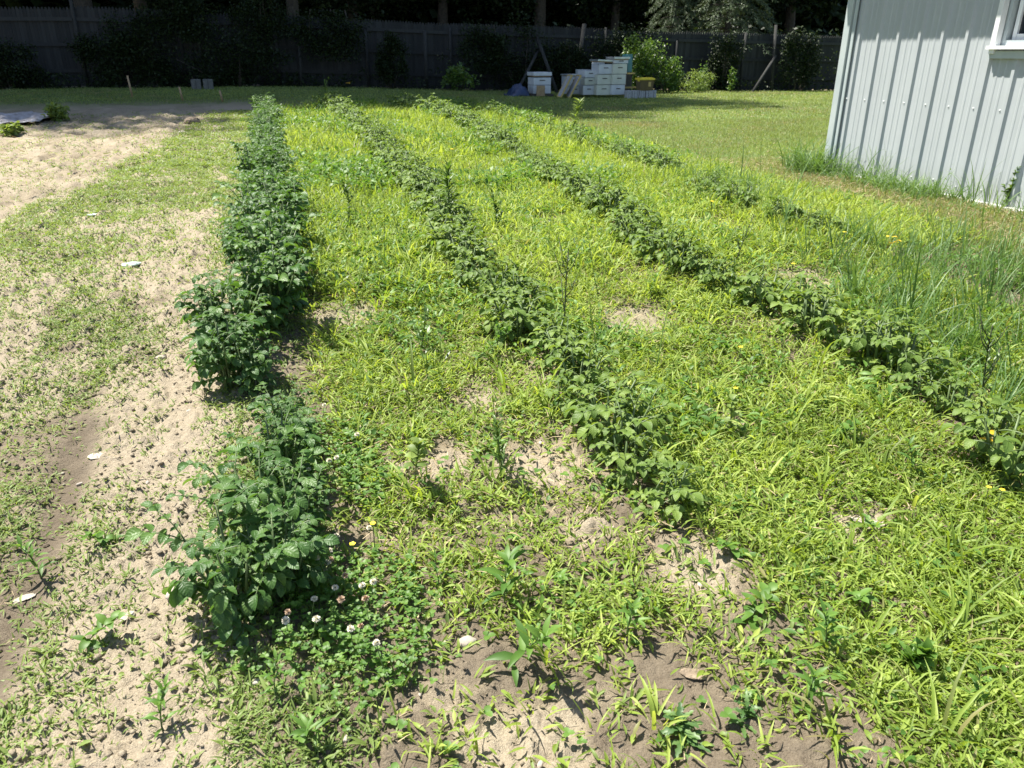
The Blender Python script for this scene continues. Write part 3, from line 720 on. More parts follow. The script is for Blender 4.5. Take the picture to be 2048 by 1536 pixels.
fill_row(0, 3.0, 9.0, .30, dark, lambda y: .78, [(99, 'dark green potato plant spilling off the side of the leftmost row', 'potato plants spilling off the left row')], .17)
put_potato(pale[0], *gp(1335, 1040), .95, 'pale potato plant standing alone at the front end of the second row')
put_potato(pale[1], *gp(1250, 965), 1.0, 'pale green potato plant second from the front end of the second row')
fill_row(1, 2.22, 15.9, .155, pale, lambda y: 1.0 + .035 * y,
         [(3.4, 'pale green potato plant near the front of the second row from the left', 'potato plants, front of the second row'),
          (7.5, 'potato plant half way along the second row from the left', 'potato plants, middle of the second row'),
          (99, 'potato plant at the far end of the second row from the left', 'potato plants, far end of the second row')], .07)
fill_row(2, 1.6, 16.3, .155, pale, lambda y: 1.05 + .032 * y,
         [(3.2, 'potato plant at the front right end of the third row, beside the picture edge', 'potato plants, front of the third row'),
          (7.5, 'potato plant half way along the third row from the left', 'potato plants, middle of the third row'),
          (99, 'potato plant at the far end of the third row from the left', 'potato plants, far end of the third row')], .07)
y4 = [gp(u, q, .08)[1] for u, q in ((1680, 450), (1600, 430), (1500, 415), (1380, 375), (1345, 345), (1225, 305), (1190, 300))]
fill_row(3, y4[0] - .1, 15.6, .18, pale, lambda y: .92 + .02 * y,
         [(8.0, 'potato plant in the gappy rightmost row, close to the barn', 'potato plants, barn end of the right row'),
          (99, 'potato plant in the far part of the gappy rightmost row beside the lawn', 'potato plants, far part of the right row')], .07,
         skip=lambda y: (y4[3] < y < y4[4]) or (y4[5] < y < y4[6] + .1) or (12.2 < y < 12.7))
print('potatoes', cnt)

# ------------------------------------------------------------------ separate weeds
def weed_plant(name, h, n, L, W, prof, mat, stem_mat, seed, el=(.2, .9), bend=(.4, 1.3), t0=.15, branch=0, top=True, lean=.06, gap=False):
    rng = np.random.default_rng(seed); r = empty(name, (0, 0, 0)); st = MB(); vg = Veg()
    tp = np.array([rng.normal(0, lean), rng.normal(0, lean), h]); c0 = np.array([0, 0, -.02])
    md = tp * .5 + np.array([rng.normal(0, .015), rng.normal(0, .015), 0])
    cur = lambda t: c0 * (1 - t) ** 2 + 2 * t * (1 - t) * md + t * t * tp
    st.tube([cur(t) for t in np.linspace(0, 1, 6)], [.0045 * (1 - .6 * t) * (h / .4) ** .5 for t in np.linspace(0, 1, 6)], 5)
    P = []; A = []
    for i in range(n):
        t = t0 + (1 - t0) * (i / n) ** .8; P.append(cur(t)); A.append(i * 2.4 + rng.normal(0, .3))
    for b in range(branch):
        t = rng.uniform(.3, .85); p = cur(t); a = b * 2.2; bl = h * rng.uniform(.2, .4)
        e = p + np.array([math.cos(a) * bl * .5, math.sin(a) * bl * .5, bl]); st.tube([p, (p + e) / 2 + np.array([0, 0, -.02]), e], [.0025, .002, .0012], 4)
        for q in np.linspace(.3, 1, 5): P.append(p + (e - p) * q); A.append(rng.uniform(0, 6.28))
    P = np.array(P); A = np.array(A); k = len(P); hh_ = np.clip(P[:, 2] / h, 0, 1)
    vg.add(strips(P, A, rng.uniform(*el, k) + .5 * hh_ * top, L * rng.uniform(.7, 1.15, k) * (1.1 - .45 * hh_), W * rng.uniform(.8, 1.1, k), rng.uniform(*bend, k), prof, fold=.3, roll=rng.normal(0, .25, k)), rng.random(k))
    st.build('stem', stem_mat, r, smooth=True); vg.build('leaves', mat, r); return r
def set_weed(u, vv, lab, cat, *a, **k):
    x, y = gp(u, vv); r = weed_plant(*a, **k); r.location = (x, y, float(ground_h(x, y))); r.rotation_euler = (0, 0, random.uniform(0, 6)); return tag(r, lab, cat)
W_, PT, BL = M['weed'], M['clover'], M['bright_leaf']
set_weed(1008, 955, 'upright narrow leaved weed with a bright tip, in front between first and second rows', 'weed', 'horseweed', .24, 46, .075, .010, LANCE, M['bright_leaf'], M['stem'], 1)
set_weed(905, 470, 'tall dense narrow leaved weed growing out of the second row', 'weed', 'horseweed', .42, 70, .13, .016, LANCE, M['bright_leaf'], M['stem'], 2)
set_weed(1138, 290, 'tall pale weed sticking up from the far part of the right row', 'weed', 'horseweed', .50, 70, .16, .022, LANCE, M['seedling'], M['stem'], 3)
set_weed(1128, 690, 'bare dark branching weed stalk in the middle of the second row', 'weed', 'bare_weed_stalk', .46, 26, .035, .008, LANCE, M['bright_leaf'], M['dark_stem'], 4, branch=7)
set_weed(1462, 545, 'dark weed stalk rising from the third row, nearer the barn', 'weed', 'bare_weed_stalk', .34, 22, .035, .010, LANCE, M['bright_leaf'], M['dark_stem'], 5, branch=4)
set_weed(1015, 1345, 'broad lance leaved weed at the edge of the bare front soil', 'weed', 'smartweed', .17, 20, .085, .020, LANCE, M['clover'], M['stem'], 6, el=(.1, .7))
set_weed(1010, 1215, 'lance leaved weed with a drooping leaf, just behind the front soil', 'weed', 'smartweed', .15, 15, .10, .019, LANCE, M['clover'], M['stem'], 7, el=(.1, .7))
set_weed(830, 960, 'pale broad leaved weed with large light leaves between left and second rows', 'weed', 'lambsquarters', .20, 20, .060, .034, OVAL, M['seedling'], M['stem'], 8, el=(.1, .6), t0=.4)
set_weed(1465, 870, 'single broad leaved weed with a pale leaf between second and third rows', 'weed', 'lambsquarters', .17, 14, .05, .030, OVAL, M['seedling'], M['stem'], 9, el=(.0, .5))
set_weed(1660, 880, 'dark broad leaved weed low in the grass near the third row', 'weed', 'lambsquarters', .11, 14, .05, .032, OVAL, M['clover'], M['stem'], 10, el=(.0, .5))
set_weed(1960, 850, 'clump of dark leggy stalks at the right edge of the picture', 'weed', 'bare_weed_stalk', .42, 24, .05, .010, LANCE, M['bright_leaf'], M['dark_stem'], 11, branch=9, lean=.1)
set_weed(1800, 1330, 'dark green bushy weed in the lower right corner grass', 'weed', 'leafy_weed', .09, 46, .07, .024, OVAL, M['clover'], M['stem'], 12, el=(.3, 1.3))
set_weed(925, 740, 'small dark weed left of the second row in trampled grass', 'weed', 'leafy_weed', .16, 26, .05, .014, OVAL, M['clover'], M['stem'], 13, branch=3)
set_weed(690, 470, 'spindly weed with dark leaves between the left and second rows', 'weed', 'leafy_weed', .30, 30, .05, .020, OVAL, M['bright_leaf'], M['stem'], 14, branch=4)
set_weed(840, 700, 'spindly dark weed halfway up between left and second rows', 'weed', 'leafy_weed', .22, 22, .045, .016, OVAL, M['bright_leaf'], M['stem'], 15, branch=3)
set_weed(995, 470, 'dark leafed weed in the grass between second and third rows', 'weed', 'leafy_weed', .24, 24, .045, .022, OVAL, M['bright_leaf'], M['stem'], 16, branch=4)
set_weed(655, 222, 'tall weed with a pale head at the far end of the second row', 'weed', 'leafy_weed', .55, 40, .10, .02, LANCE, M['bright_leaf'], M['stem'], 17, branch=3)
set_weed(2000, 420, 'climbing weed with dark leaves against the barn wall foot', 'weed', 'leafy_weed', .34, 30, .06, .045, OVAL, M['bright_leaf'], M['dark_stem'], 18, branch=3)
set_weed(1370, 1515, 'grey green thistle rosette with jagged leaves near the bottom edge', 'weed', 'thistle_rosette', .03, 34, .055, .017, [.2, .9, .45, 1., .5, .9, .4, .6, .03], M['blue_grass'], M['stem'], 19, el=(.0, .7))
set_weed(1480, 1490, 'second jagged leaved thistle rosette, a little right of the first', 'weed', 'thistle_rosette', .03, 28, .045, .014, [.2, .9, .45, 1., .5, .9, .4, .6, .03], M['blue_grass'], M['stem'], 24, el=(.0, .7))
set_weed(655, 1490, 'lance leaved weed near the bottom edge under the clover', 'weed', 'smartweed', .06, 12, .07, .011, LANCE, M['clover'], M['stem'], 20, el=(.0, .7))
rw = weed_plant('rosette_weed', .05, 14, .05, .022, OVAL, M['clover'], M['stem'], 30, el=(.0, .6))
rw2 = weed_plant('lanceleaf_weed', .12, 18, .06, .011, LANCE, M['clover'], M['stem'], 31, el=(.1, .8))
for i in range(26):
    u, vv = [(1480, 1290), (1600, 1450), (1720, 1200), (1950, 1430), (1880, 1180), (1250, 1290), (1120, 1150), (880, 1180), (760, 1040), (1560, 960), (1700, 1040), (1820, 960), (1300, 720), (1550, 760), (960, 900), (700, 650), (780, 560), (1300, 600), (1120, 420), (1640, 1330), (1500, 1130), (330, 1480), (160, 1300), (80, 1150), (240, 1080), (560, 1440)][i]
    x, y = gp(u, vv); src = (rw, rw2)[i % 2]
    c = src if i < 2 else copy_thing(src, (0, 0, 0))
    c.location = (x, y, float(ground_h(x, y))); c.rotation_euler = (0, 0, i * 1.7); s_ = random.uniform(.7, 1.2); c.scale = (s_, s_, s_)
    if i % 2: tag(c, 'small narrow leaved weed scattered in the lime green grass', 'weed', 'narrow leaved weeds among the grass')
    else: tag(c, 'small round leaved weed rosette low on the ground', 'weed', 'round leaved rosettes among the grass')

# yellow flowers, yellowed leaves
def yflower(name='yellow_flower'):
    r = empty(name, (0, 0, 0)); MB().tube([(0, 0, -.1), (0, 0, 0)], .001, 4).build('stem', M['stem'], r)
    vg = Veg(); k = 5; vg.add(strips(np.zeros((k, 3)), np.arange(k) * 1.257, .3, .006, .006, .2, [.3, 1, .9, .2]), np.full(k, .5)); vg.build('petals', M['yellow'], r); return r
yf = yflower()
for i, (u, vv) in enumerate([(752, 1110), (713, 1158), (1335, 500), (1680, 505), (1985, 1035), (1960, 1025), (1580, 560), (1475, 735), (1465, 815), (905, 320), (1420, 430)]):
    x, y = gp(u, vv + 12); c = yf if i == 0 else copy_thing(yf, (0, 0, 0)); z = float(ground_h(x, y)) + .09 + .01 * y
    c.location = (x, y, z); s_ = 1 + .3 * y; c.scale = (s_, s_, 1)
    tag(c, 'tiny yellow five petalled flower on a thin stem in the grass', 'flower', 'tiny yellow flowers in the grass')
def yleaf(u, vv, zoff, sz, n, lab):
    x, y = gp(u, vv); vg = Veg(); P = np.tile([0, 0, 0.], (n, 1)) + RNG.normal(0, .012, (n, 3)) * (n > 1)
    vg.add(strips(P, RNG.uniform(0, 6.28, n), .3, sz, sz * .6, .9, OVAL, fold=.3), RNG.random(n)); o = vg.build('yellowed_leaf', M['yellow_leaf']); o.location = (x, y, float(ground_h(x, y)) + zoff); tag(o, lab, 'leaf')
yleaf(1955, 925, .06, .05, 3, 'bright yellow withered potato leaf at the front of the third row')
yleaf(1775, 540, .14, .035, 5, 'yellow withered leaves in the tall bluish grass near the barn')
yleaf(702, 212, .42, .06, 5, 'yellow blossom cluster above the far end of the second row')
yleaf(285, 330, .02, .03, 2, 'small yellow leaf lying on the soil at left')

# stones, clods, scraps
def rock(u, vv, size, flat, lab, mat='stone', name='stone', seed=0, cat='stone', rz=0.3, asp=1.4, group=None):
    rng = np.random.default_rng(seed + 500); x, y = gp(u, vv); V = []; F = []; nu, nv = 12, 8
    off = rng.uniform(0, 50)
    for j in range(nv + 1):
        for i in range(nu):
            ph = math.pi * j / nv; th = 2 * math.pi * i / nu
            d = np.array([math.sin(ph) * math.cos(th), math.sin(ph) * math.sin(th), math.cos(ph)])
            rr = .8 + .45 * float(vnoise(d[0] * 1.6 + off, d[1] * 1.6 + d[2] * 1.9, seed))
            V.append(d * rr * size * .5 * np.array([asp, 1, flat]))
    for j in range(nv):
        for i in range(nu): F.append((j * nu + i, (j + 1) * nu + i, (j + 1) * nu + (i + 1) % nu, j * nu + (i + 1) % nu))
    o = mesh_obj(name, V, F, M[mat], smooth=(mat == 'stone'))
    o.location = (x, y, float(ground_h(x, y)) + size * flat * .22); o.rotation_euler = (0, 0, rz)
    return tag(o, lab, cat, group)
rock(935, 1292, .034, .75, 'pale rounded stone on the bare front soil right of the clover', seed=1)
rock(893, 1293, .011, .8, 'small white pebble just left of the pale stone by the clover', seed=2, mat='pale_scrap', cat='pebble', name='pebble')
rock(362, 1205, .055, .5, 'flat buff stone left of the nearest potato plant', seed=3, rz=.6)
rock(258, 1238, .030, .25, 'flat white flake of stone on the soil at lower left', seed=4, mat='pale_scrap', rz=.9)
rock(325, 722, .035, .5, 'grey stone beside the left row on the pale soil', seed=5)
rock(697, 1497, .017, .8, 'small round stone on the soil near the bottom edge, below the clover', seed=6)
rock(520, 1405, .018, .6, 'small angular stone lying in weeds at lower left', seed=7)
rock(1385, 1362, .036, .25, 'curled bleached leaf lying on the soil, lower middle right', seed=8, mat='clod', cat='dead leaf', name='dead_leaf', asp=2.0, rz=-.5)
rock(1735, 1040, .055, .22, 'pale bark flake on a bare patch in the right hand grass', seed=9, mat='pale_scrap', cat='bark', name='bark_flake', asp=1.8, rz=-.6)
rock(264, 535, .06, .4, 'pale blue plastic scrap among seedlings at left', seed=10, mat='bluish_scrap', cat='scrap', name='plastic_scrap', rz=.1, asp=1.7)
rock(186, 430, .06, .3, 'whitish plastic scrap further up the left soil', seed=11, mat='bluish_scrap', cat='scrap', name='plastic_scrap', asp=1.6)
rock(170, 392, .04, .3, 'tiny bluish plastic scrap above the whitish one', seed=12, mat='bluish_scrap', cat='scrap', name='plastic_scrap')
rock(366, 265, .10, .5, 'white scrap near the shade line at far left soil', seed=13, mat='pale_scrap', cat='scrap', name='paper_scrap')
rock(200, 905, .05, .08, 'small whitish flake at the end of the smooth wheel track', seed=14, mat='pale_scrap', cat='scrap', name='paper_scrap', rz=-.2, asp=1.8)
rock(40, 1192, .03, .1, 'white sliver on the soil at the left edge', seed=15, mat='pale_scrap', cat='scrap', name='paper_scrap', asp=2.2)
rock(1878, 440, .07, .4, 'white torn scrap in the weeds at the barn foot', seed=16, mat='pale_scrap', cat='scrap', name='paper_scrap')
rock(385, 247, .17, .8, 'brown clod of earth catching the sun at the shade line', seed=17, cat='clod', name='earth_clod', mat='clod')
for i in range(60):
    x = random.uniform(-1.3, 2.2); y = random.uniform(1.0, 3.0)
    s_ = random.uniform(.006, .016)
    o = rock(1000, 1300, s_, .7, 'small earthy pebble scattered over the bare front soil', seed=40 + i % 7, name='pebble', cat='pebble', group='pebbles on the soil') if i < 7 else peb[i % 7].copy()
    if i < 7:
        peb = (peb if i else []) + [o]
    else: COL.objects.link(o)
    o.location = (x, y, float(ground_h(x, y)) + .003); o.rotation_euler = (random.random(), random.random(), random.random() * 6)
# loose crumbs of soil over the bare ground
ico = np.array([(0, 0, 1), *[(.894 * math.cos(a_), .894 * math.sin(a_), .447) for a_ in np.arange(5) * 1.2566], *[(.894 * math.cos(a_), .894 * math.sin(a_), -.447) for a_ in np.arange(5) * 1.2566 + .628], (0, 0, -1)])
tri = np.array([(0, i + 1, (i + 1) % 5 + 1) for i in range(5)] + [(i + 1, i + 6, (i + 1) % 5 + 1) for i in range(5)] + [((i + 1) % 5 + 1, i + 6, (i + 1) % 5 + 6) for i in range(5)] + [(11, (i + 1) % 5 + 6, i + 6) for i in range(5)])
def crumb_d(x, y): return np.clip((front_f(x, y) * .9 + bare_f(x, y) + ss(.1, -.2, x)) * (.15 + .85 * ss(.4, .6, fbm(x * 5, y * 5, 27, 3))) * (1 - .9 * dry_f(x, y)[1]), 0, 1) * inview(x, y, .05)
X, Y = scatter(70000, -2.6, 2.4, .75, 4.2, crumb_d); N = len(X)
sz = .0014 + .0046 * RNG.random(N) ** 5 * (1 + (X < 0)); J = RNG.uniform(.6, 1.25, (N, 12, 1)); 
V = ico[None] * J * sz[:, None, None] * np.stack([RNG.uniform(.8, 1.5, N), RNG.uniform(.8, 1.3, N), RNG.uniform(.5, .9, N)], -1)[:, None] + np.stack([X, Y, ground_h(X, Y) + sz * .3], -1)[:, None]
Q = (tri[None] + (np.arange(N) * 12)[:, None, None]).reshape(-1, 3)
dd = np.repeat(np.clip(dry_f(X, Y)[0] + RNG.normal(0.05, .12, N), 0, 1), 12)
o = mesh_obj('soil_crumbs', V.reshape(-1, 3), Q, M['soil'], smooth=False, attrs={'dry': dd, 'green': 0 * dd}); tag(o, 'loose crumbs of dry soil over the bare ground', 'soil crumbs', kind='stuff'); print('crumbs', N)
# pale plastic sheet lying on the far left soil
u0, y0 = gp(30, 246)
sv = []; nxx, nyy = 24, 10
for j in range(nyy):
    for i in range(nxx):
        x = u0 - 1.3 + 1.7 * i / (nxx - 1) + .25 * j / nyy; y = y0 - .35 + 1.3 * j / (nyy - 1) + .12 * math.sin(i)
        sv.append((x, y, float(ground_h(x, y)) + .03 + .07 * float(fbm(x * 6, y * 6, 3, 3))))
sf = [(j * nxx + i, j * nxx + i + 1, (j + 1) * nxx + i + 1, (j + 1) * nxx + i) for j in range(nyy - 1) for i in range(nxx - 1)]
o = mesh_obj('plastic_sheet', sv, sf, M['sheet']); tag(o, 'crumpled pale grey plastic sheet on the soil at the far left', 'sheet')
sm = o.modifiers.new('thickness', 'SOLIDIFY'); sm.thickness = .004

# ------------------------------------------------------------------ barn
BX = 5.5; YE = 6.93; YN = -2.2; ZB = .29; ZT = 2.95; SP = .254; R0 = 6.715
barn = empty('metal_barn', (BX, YE, ZB), 0, 'grey metal clad barn with vertical ribs, standing right of the potato plot', 'barn')
off = np.array([BX, YE, ZB])
def bput(o): o.location = tuple(-off) if o.parent is barn else o.location; return o
WY0, WY1, WZ0, WZ1 = 4.22, 5.13, 1.44, 2.45
prof = []
k = 0
while R0 - SP * k > YN + .1:
    c = R0 - SP * k
    prof += [(c + .031, 0), (c + .015, .021), (c - .013, .021), (c - .029, 0)]
    for q in (1, 2):
        m_ = c - .029 - (SP - .06) * q / 3
        prof += [(m_ + .014, 0), (m_ + .008, .0035), (m_ - .008, .0035), (m_ - .014, 0)]
    k += 1
prof = [(YE - .06, 0)] + prof + [(YN, 0)]
pin = []
for a_, b_ in zip(prof[:-1], prof[1:]):
    pin.append(a_)
    for e in (WY1, WY0):
        if a_[0] > e > b_[0]:
            t = (a_[0] - e) / (a_[0] - b_[0]); pin.append((e, a_[1] + (b_[1] - a_[1]) * t))
pin.append(prof[-1]); P = np.array(pin); n = len(P)
zl = [ZB, WZ0, WZ1, ZT]; V = []; F = []
for z in zl: V += [(BX - p_[1], p_[0], z) for p_ in P]
for j in range(3):
    for i in range(n - 1):
        if j == 1 and WY0 - 1e-6 <= P[i + 1, 0] and P[i, 0] <= WY1 + 1e-6: continue
        F.append((j * n + i, j * n + i + 1, (j + 1) * n + i + 1, (j + 1) * n + i))
bput(mesh_obj('siding', V, F, M['barn'], barn, smooth=False))
b = MB().box((BX + 3.2, YE - .03, (ZB + ZT) / 2), (6.3, .05, ZT - ZB)); bput(b.build('gable_wall', M['barn'], barn))
b = MB().box((BX + 3.2, YN + .03, (ZB + ZT) / 2), (6.3, .05, ZT - ZB)); bput(b.build('gable_wall', M['barn'], barn))
b = MB().box((BX + 6.35, (YE + YN) / 2, (ZB + ZT) / 2), (.05, YE - YN, ZT - ZB)); bput(b.build('back_wall', M['barn'], barn))
b = MB().box((BX - .033, YE - .055, (ZB + ZT) / 2), (.030, .085, ZT - ZB)).box((BX - .020, YE - .125, (ZB + ZT) / 2), (.012, .045, ZT - ZB)).box((BX + .04, YE + .005, (ZB + ZT) / 2), (.11, .02, ZT - ZB))
bput(b.build('corner_trim', M['barn_trim'], barn, bevel=.004))
b = MB().box((BX - .020, (YE + YN) / 2 - .1, ZB - .012), (.05, YE - YN - .2, .024)); bput(b.build('base_trim', M['trim_white'], barn, bevel=.003))
# roof: ribbed sheets, its wavy edge throws the scalloped shadow line
OV = .50; slope = .28; ZE = ZT + .02 - slope * OV * .35
rp = []; y = YE + .3
while y > YN - .3:
    rp += [(y, 0), (y - .19, 0), (y - .205, .02), (y - .235, .02)]; y -= .25
V = []; F = []
for xx, zz in ((BX - OV, 2.87), (BX + 3.2, 2.87 + 3.7 * slope)):
    V += [(xx, p_[0], zz + p_[1]) for p_ in rp]
for xx, zz in ((BX - OV, 2.87 - .02), (BX + 3.2, 2.85 + 3.7 * slope)):
    V += [(xx, p_[0], zz) for p_ in rp]
n = len(rp)
for i in range(n - 1):
    F += [(i, i + 1, n + i + 1, n + i), (2 * n + i, 3 * n + i, 3 * n + i + 1, 2 * n + i + 1), (i, 2 * n + i, 2 * n + i + 1, i + 1)]
bput(mesh_obj('roof_slope', V, F, M['barn_trim'], barn, smooth=False))
V2 = [(2 * (BX + 3.2) - v_[0], v_[1], v_[2]) for v_ in V]; bput(mesh_obj('roof_slope', V2, [f_[::-1] for f_ in F], M['barn_trim'], barn, smooth=False))
for yy in (YE - .01, YN + .01):
    bput(mesh_obj('gable', [(BX, yy, ZT), (BX + 6.4, yy, ZT), (BX + 3.2, yy, ZT + 3.2 * slope - .05)], [(0, 1, 2)], M['barn'], barn, smooth=False))
# window with its frame, sill and panes, set into the wall
win = MB(); fr = .045
win.box((BX - .028, WY1 + fr / 2 - .005, (WZ0 + WZ1) / 2), (.055, fr, WZ1 - WZ0 + .1)); win.box((BX - .028, WY0 - fr / 2 + .005, (WZ0 + WZ1) / 2), (.055, fr, WZ1 - WZ0 + .1))
win.box((BX - .028, (WY0 + WY1) / 2, WZ1 + fr / 2), (.055, WY1 - WY0, fr)); wf = bput(win.build('window', M['trim_white'], barn, bevel=.004))
def wsub(mb, name, mat):
    o = mb.build(name, mat, wf); return o      # the window sits at the barn's offset, so children share its origin
wsub(MB().box((BX - .032, (WY0 + WY1) / 2, WZ0 - .004), (.085, WY1 - WY0 + .11, .026)), 'sill', M['trim_white'])
wsub(MB().box((BX - .020, (WY0 + WY1) / 2, WZ0 - .055), (.036, WY1 - WY0 + .09, .055)), 'apron', M['barn_trim'])
s2 = MB()
for yy in (WY1 - .018, WY0 + .018): s2.box((BX + .035, yy, (WZ0 + WZ1) / 2), (.06, .035, WZ1 - WZ0 - .01))
s2.box((BX + .035, (WY0 + WY1) / 2, WZ0 + .028), (.06, WY1 - WY0 - .07, .04)); wsub(s2, 'jamb', M['barn_trim'])
s3 = MB()
for yy in (WY1 - .075, (WY0 + WY1) / 2, WY0 + .075): s3.box((BX + .055, yy, (WZ0 + WZ1) / 2 + .02), (.03, .035, WZ1 - WZ0 - .06))
s3.box((BX + .0551, (WY0 + WY1) / 2, WZ0 + .07), (.029, WY1 - WY0 - .19, .04)); wsub(s3, 'sash', M['trim_white'])
wsub(MB().box((BX + .062, (WY0 + WY1) / 2, (WZ0 + WZ1) / 2), (.006, WY1 - WY0, WZ1 - WZ0)), 'pane', M['glass'])
def screw_mesh():
    b = MB(); ang = np.arange(8) * math.pi / 4
    b.add([(-.006, math.cos(t) * .005, math.sin(t) * .005) for t in ang] + [(0, math.cos(t) * .0065, math.sin(t) * .0065) for t in ang] + [(-.009, 0, 0)],
          [(i, (i + 1) % 8, 8 + (i + 1) % 8, 8 + i) for i in range(8)] + [(i, 16, (i + 1) % 8) for i in range(8)])
    return b.build('screw', M['trim_white'], barn, smooth=True)
sc0 = None
for kk in range(34):
    for zz in (.985, ZB + .085):
        c = R0 - SP * kk + .052
        if sc0 is None: sc0 = screw_mesh(); o = sc0
        else: o = sc0.copy(); COL.objects.link(o)
        o.location = (-.001, c - YE, zz - ZB + (.012 * ((kk * 7) % 3 - 1)) * (zz < .5))

# ------------------------------------------------------------------ fence
FY = 24.0
ftop = lambda x: float(np.interp(x, [-20, -6.4, -4.07, .44, 4.68, 9.44, 11.4, 18, 30], [2.42, 2.43, 2.45, 2.357, 2.19, 2.10, 2.02, 1.91, 1.85]))
fence = empty('stockade_fence', (0, FY, float(base_h(4, FY))), 0, 'weathered grey stockade fence with pointed pickets across the back of the yard', 'fence')
fo = np.array([0, FY, float(base_h(4, FY))])
def fput(o): o.location = tuple(-fo); return o
x = -19.0; pi_ = 0; PW = 2.44
while x < 27:
    pm = MB(); tl = random.uniform(-.02, .02); dz = random.uniform(-.035, .035); nP = 30; wP = PW / nP
    for i in range(nP):
        cx_ = x + (i + .5) * wP; zt = ftop(cx_) + dz + tl * (i / nP - .5) + random.uniform(-.012, .012); zb = float(base_h(cx_, FY)) + random.uniform(.0, .05); hw = wP / 2 - .0008 - .001 * (random.random() < .2); d_ = .010; yo = FY + random.uniform(-.004, .004)
        sh = zt - .07
        pr = [(-hw, zb), (hw, zb), (hw, sh), (hw * .35, zt), (-hw * .35, zt), (-hw, sh)]
        V = [(cx_ + a_, yo - d_, b_) for a_, b_ in pr] + [(cx_ + a_, yo + d_, b_) for a_, b_ in pr]
        F = [(0, 1, 2, 3, 4, 5), (11, 10, 9, 8, 7, 6)] + [(q, (q + 1) % 6 + 0, (q + 1) % 6 + 6, q + 6) for q in range(6)]
        F = [F[0], F[1]] + [(q + 6, (q + 1) % 6 + 6, (q + 1) % 6, q) for q in range(6)]
        pm.add(V, F)
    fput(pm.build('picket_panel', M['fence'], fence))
    rm = MB()
    for fz in (.22, .55, .86):
        za = float(base_h(x, FY)); zc = za + (ftop(x) - za) * fz; zd_ = float(base_h(x + PW, FY)); ze_ = zd_ + (ftop(x + PW) - zd_) * fz
        rm.box((x + PW / 2, FY - .035, (zc + ze_) / 2), (PW - .10, .045, .085), tilt=(0, -math.atan2(ze_ - zc, PW)))
    fput(rm.build('rails', M['fence'], fence))
    ph = random.choice([-.25, .0, -.1, .04]); ln = random.uniform(-.02, .02)
    if abs(x - at(170, 40, FY)[0]) < PW / 2: ph = .75
    za = float(base_h(x, FY)) - .1; zt = ftop(x) + ph
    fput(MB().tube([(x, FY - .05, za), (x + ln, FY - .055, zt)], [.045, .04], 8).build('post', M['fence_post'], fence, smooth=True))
    x += PW; pi_ += 1
def pole(pts, r, name, lab, cat, mat='fence_post', n=6):
    c = np.array(pts[0]); o = MB().tube([np.array(p_) - c for p_ in pts], r, n).build(name, M[mat], smooth=True); o.location = tuple(c); return tag(o, lab, cat)
def gz(x, y): return float(base_h(x, y))
a = at(853, 165, 23.7); pole([(a[0], 23.7, gz(a[0], 23.7) - .05), at(849, 62, 23.75)], .05, 'fence_post', 'thin grey post standing in front of the fence left of the lit shrub', 'post')
a = at(601, 158, 23.5); pole([(a[0], 23.5, gz(a[0], 23.5) - .05), at(598, 85, 23.6)], .035, 'wooden_stake', 'slender pale stake against the dark vines left of centre', 'stake')
a = at(1150, 180, 23.6); pole([(a[0], 23.6, gz(a[0], 23.6) - .05), at(1169, 48, 23.75)], .07, 'timber_post', 'thick leaning timber post behind the middle beehives', 'post')
a = at(1116, 155, 22.6); pole([(a[0], 22.6, gz(a[0], 22.6) - .03), at(1073, 72, 23.6)], .05, 'timber_brace', 'diagonal timber prop falling right of the fence behind the hives', 'brace')
a = at(1032, 152, 22.6); pole([(a[0], 22.6, gz(a[0], 22.6) - .03), at(1076, 102, 23.5)], .045, 'timber_brace', 'diagonal timber prop leaning left, over the blue tarp', 'brace')
a = at(1504, 182, 22.8); pole([(a[0], 22.8, gz(a[0], 22.8) - .03), at(1551, 112, 23.6)], .045, 'timber_brace', 'diagonal prop against the fence in front of the right hand vines', 'brace')
a = at(1543, 182, 23.5); pole([(a[0], 23.5, gz(a[0], 23.5) - .03), at(1552, 50, 23.7)], .05, 'timber_post', 'dark post beside the diagonal prop at right', 'post')
for (u, v0, v1, Y_, l) in [(265, 192, 158, 19.6, 'short pale stake in the shaded soil at far left'), (365, 196, 176, 18.6, 'short stubby stake in the shaded soil'), (445, 200, 184, 18.2, 'thin stick at the right end of the shaded soil')]:
    a = at(u, v0, Y_); pole([(a[0], Y_, gz(a[0], Y_) - .03), (a[0] - .03, Y_, gz(a[0], Y_) + (v0 - v1) / 76)], .02, 'garden_stake', l, 'stake', 'wood')

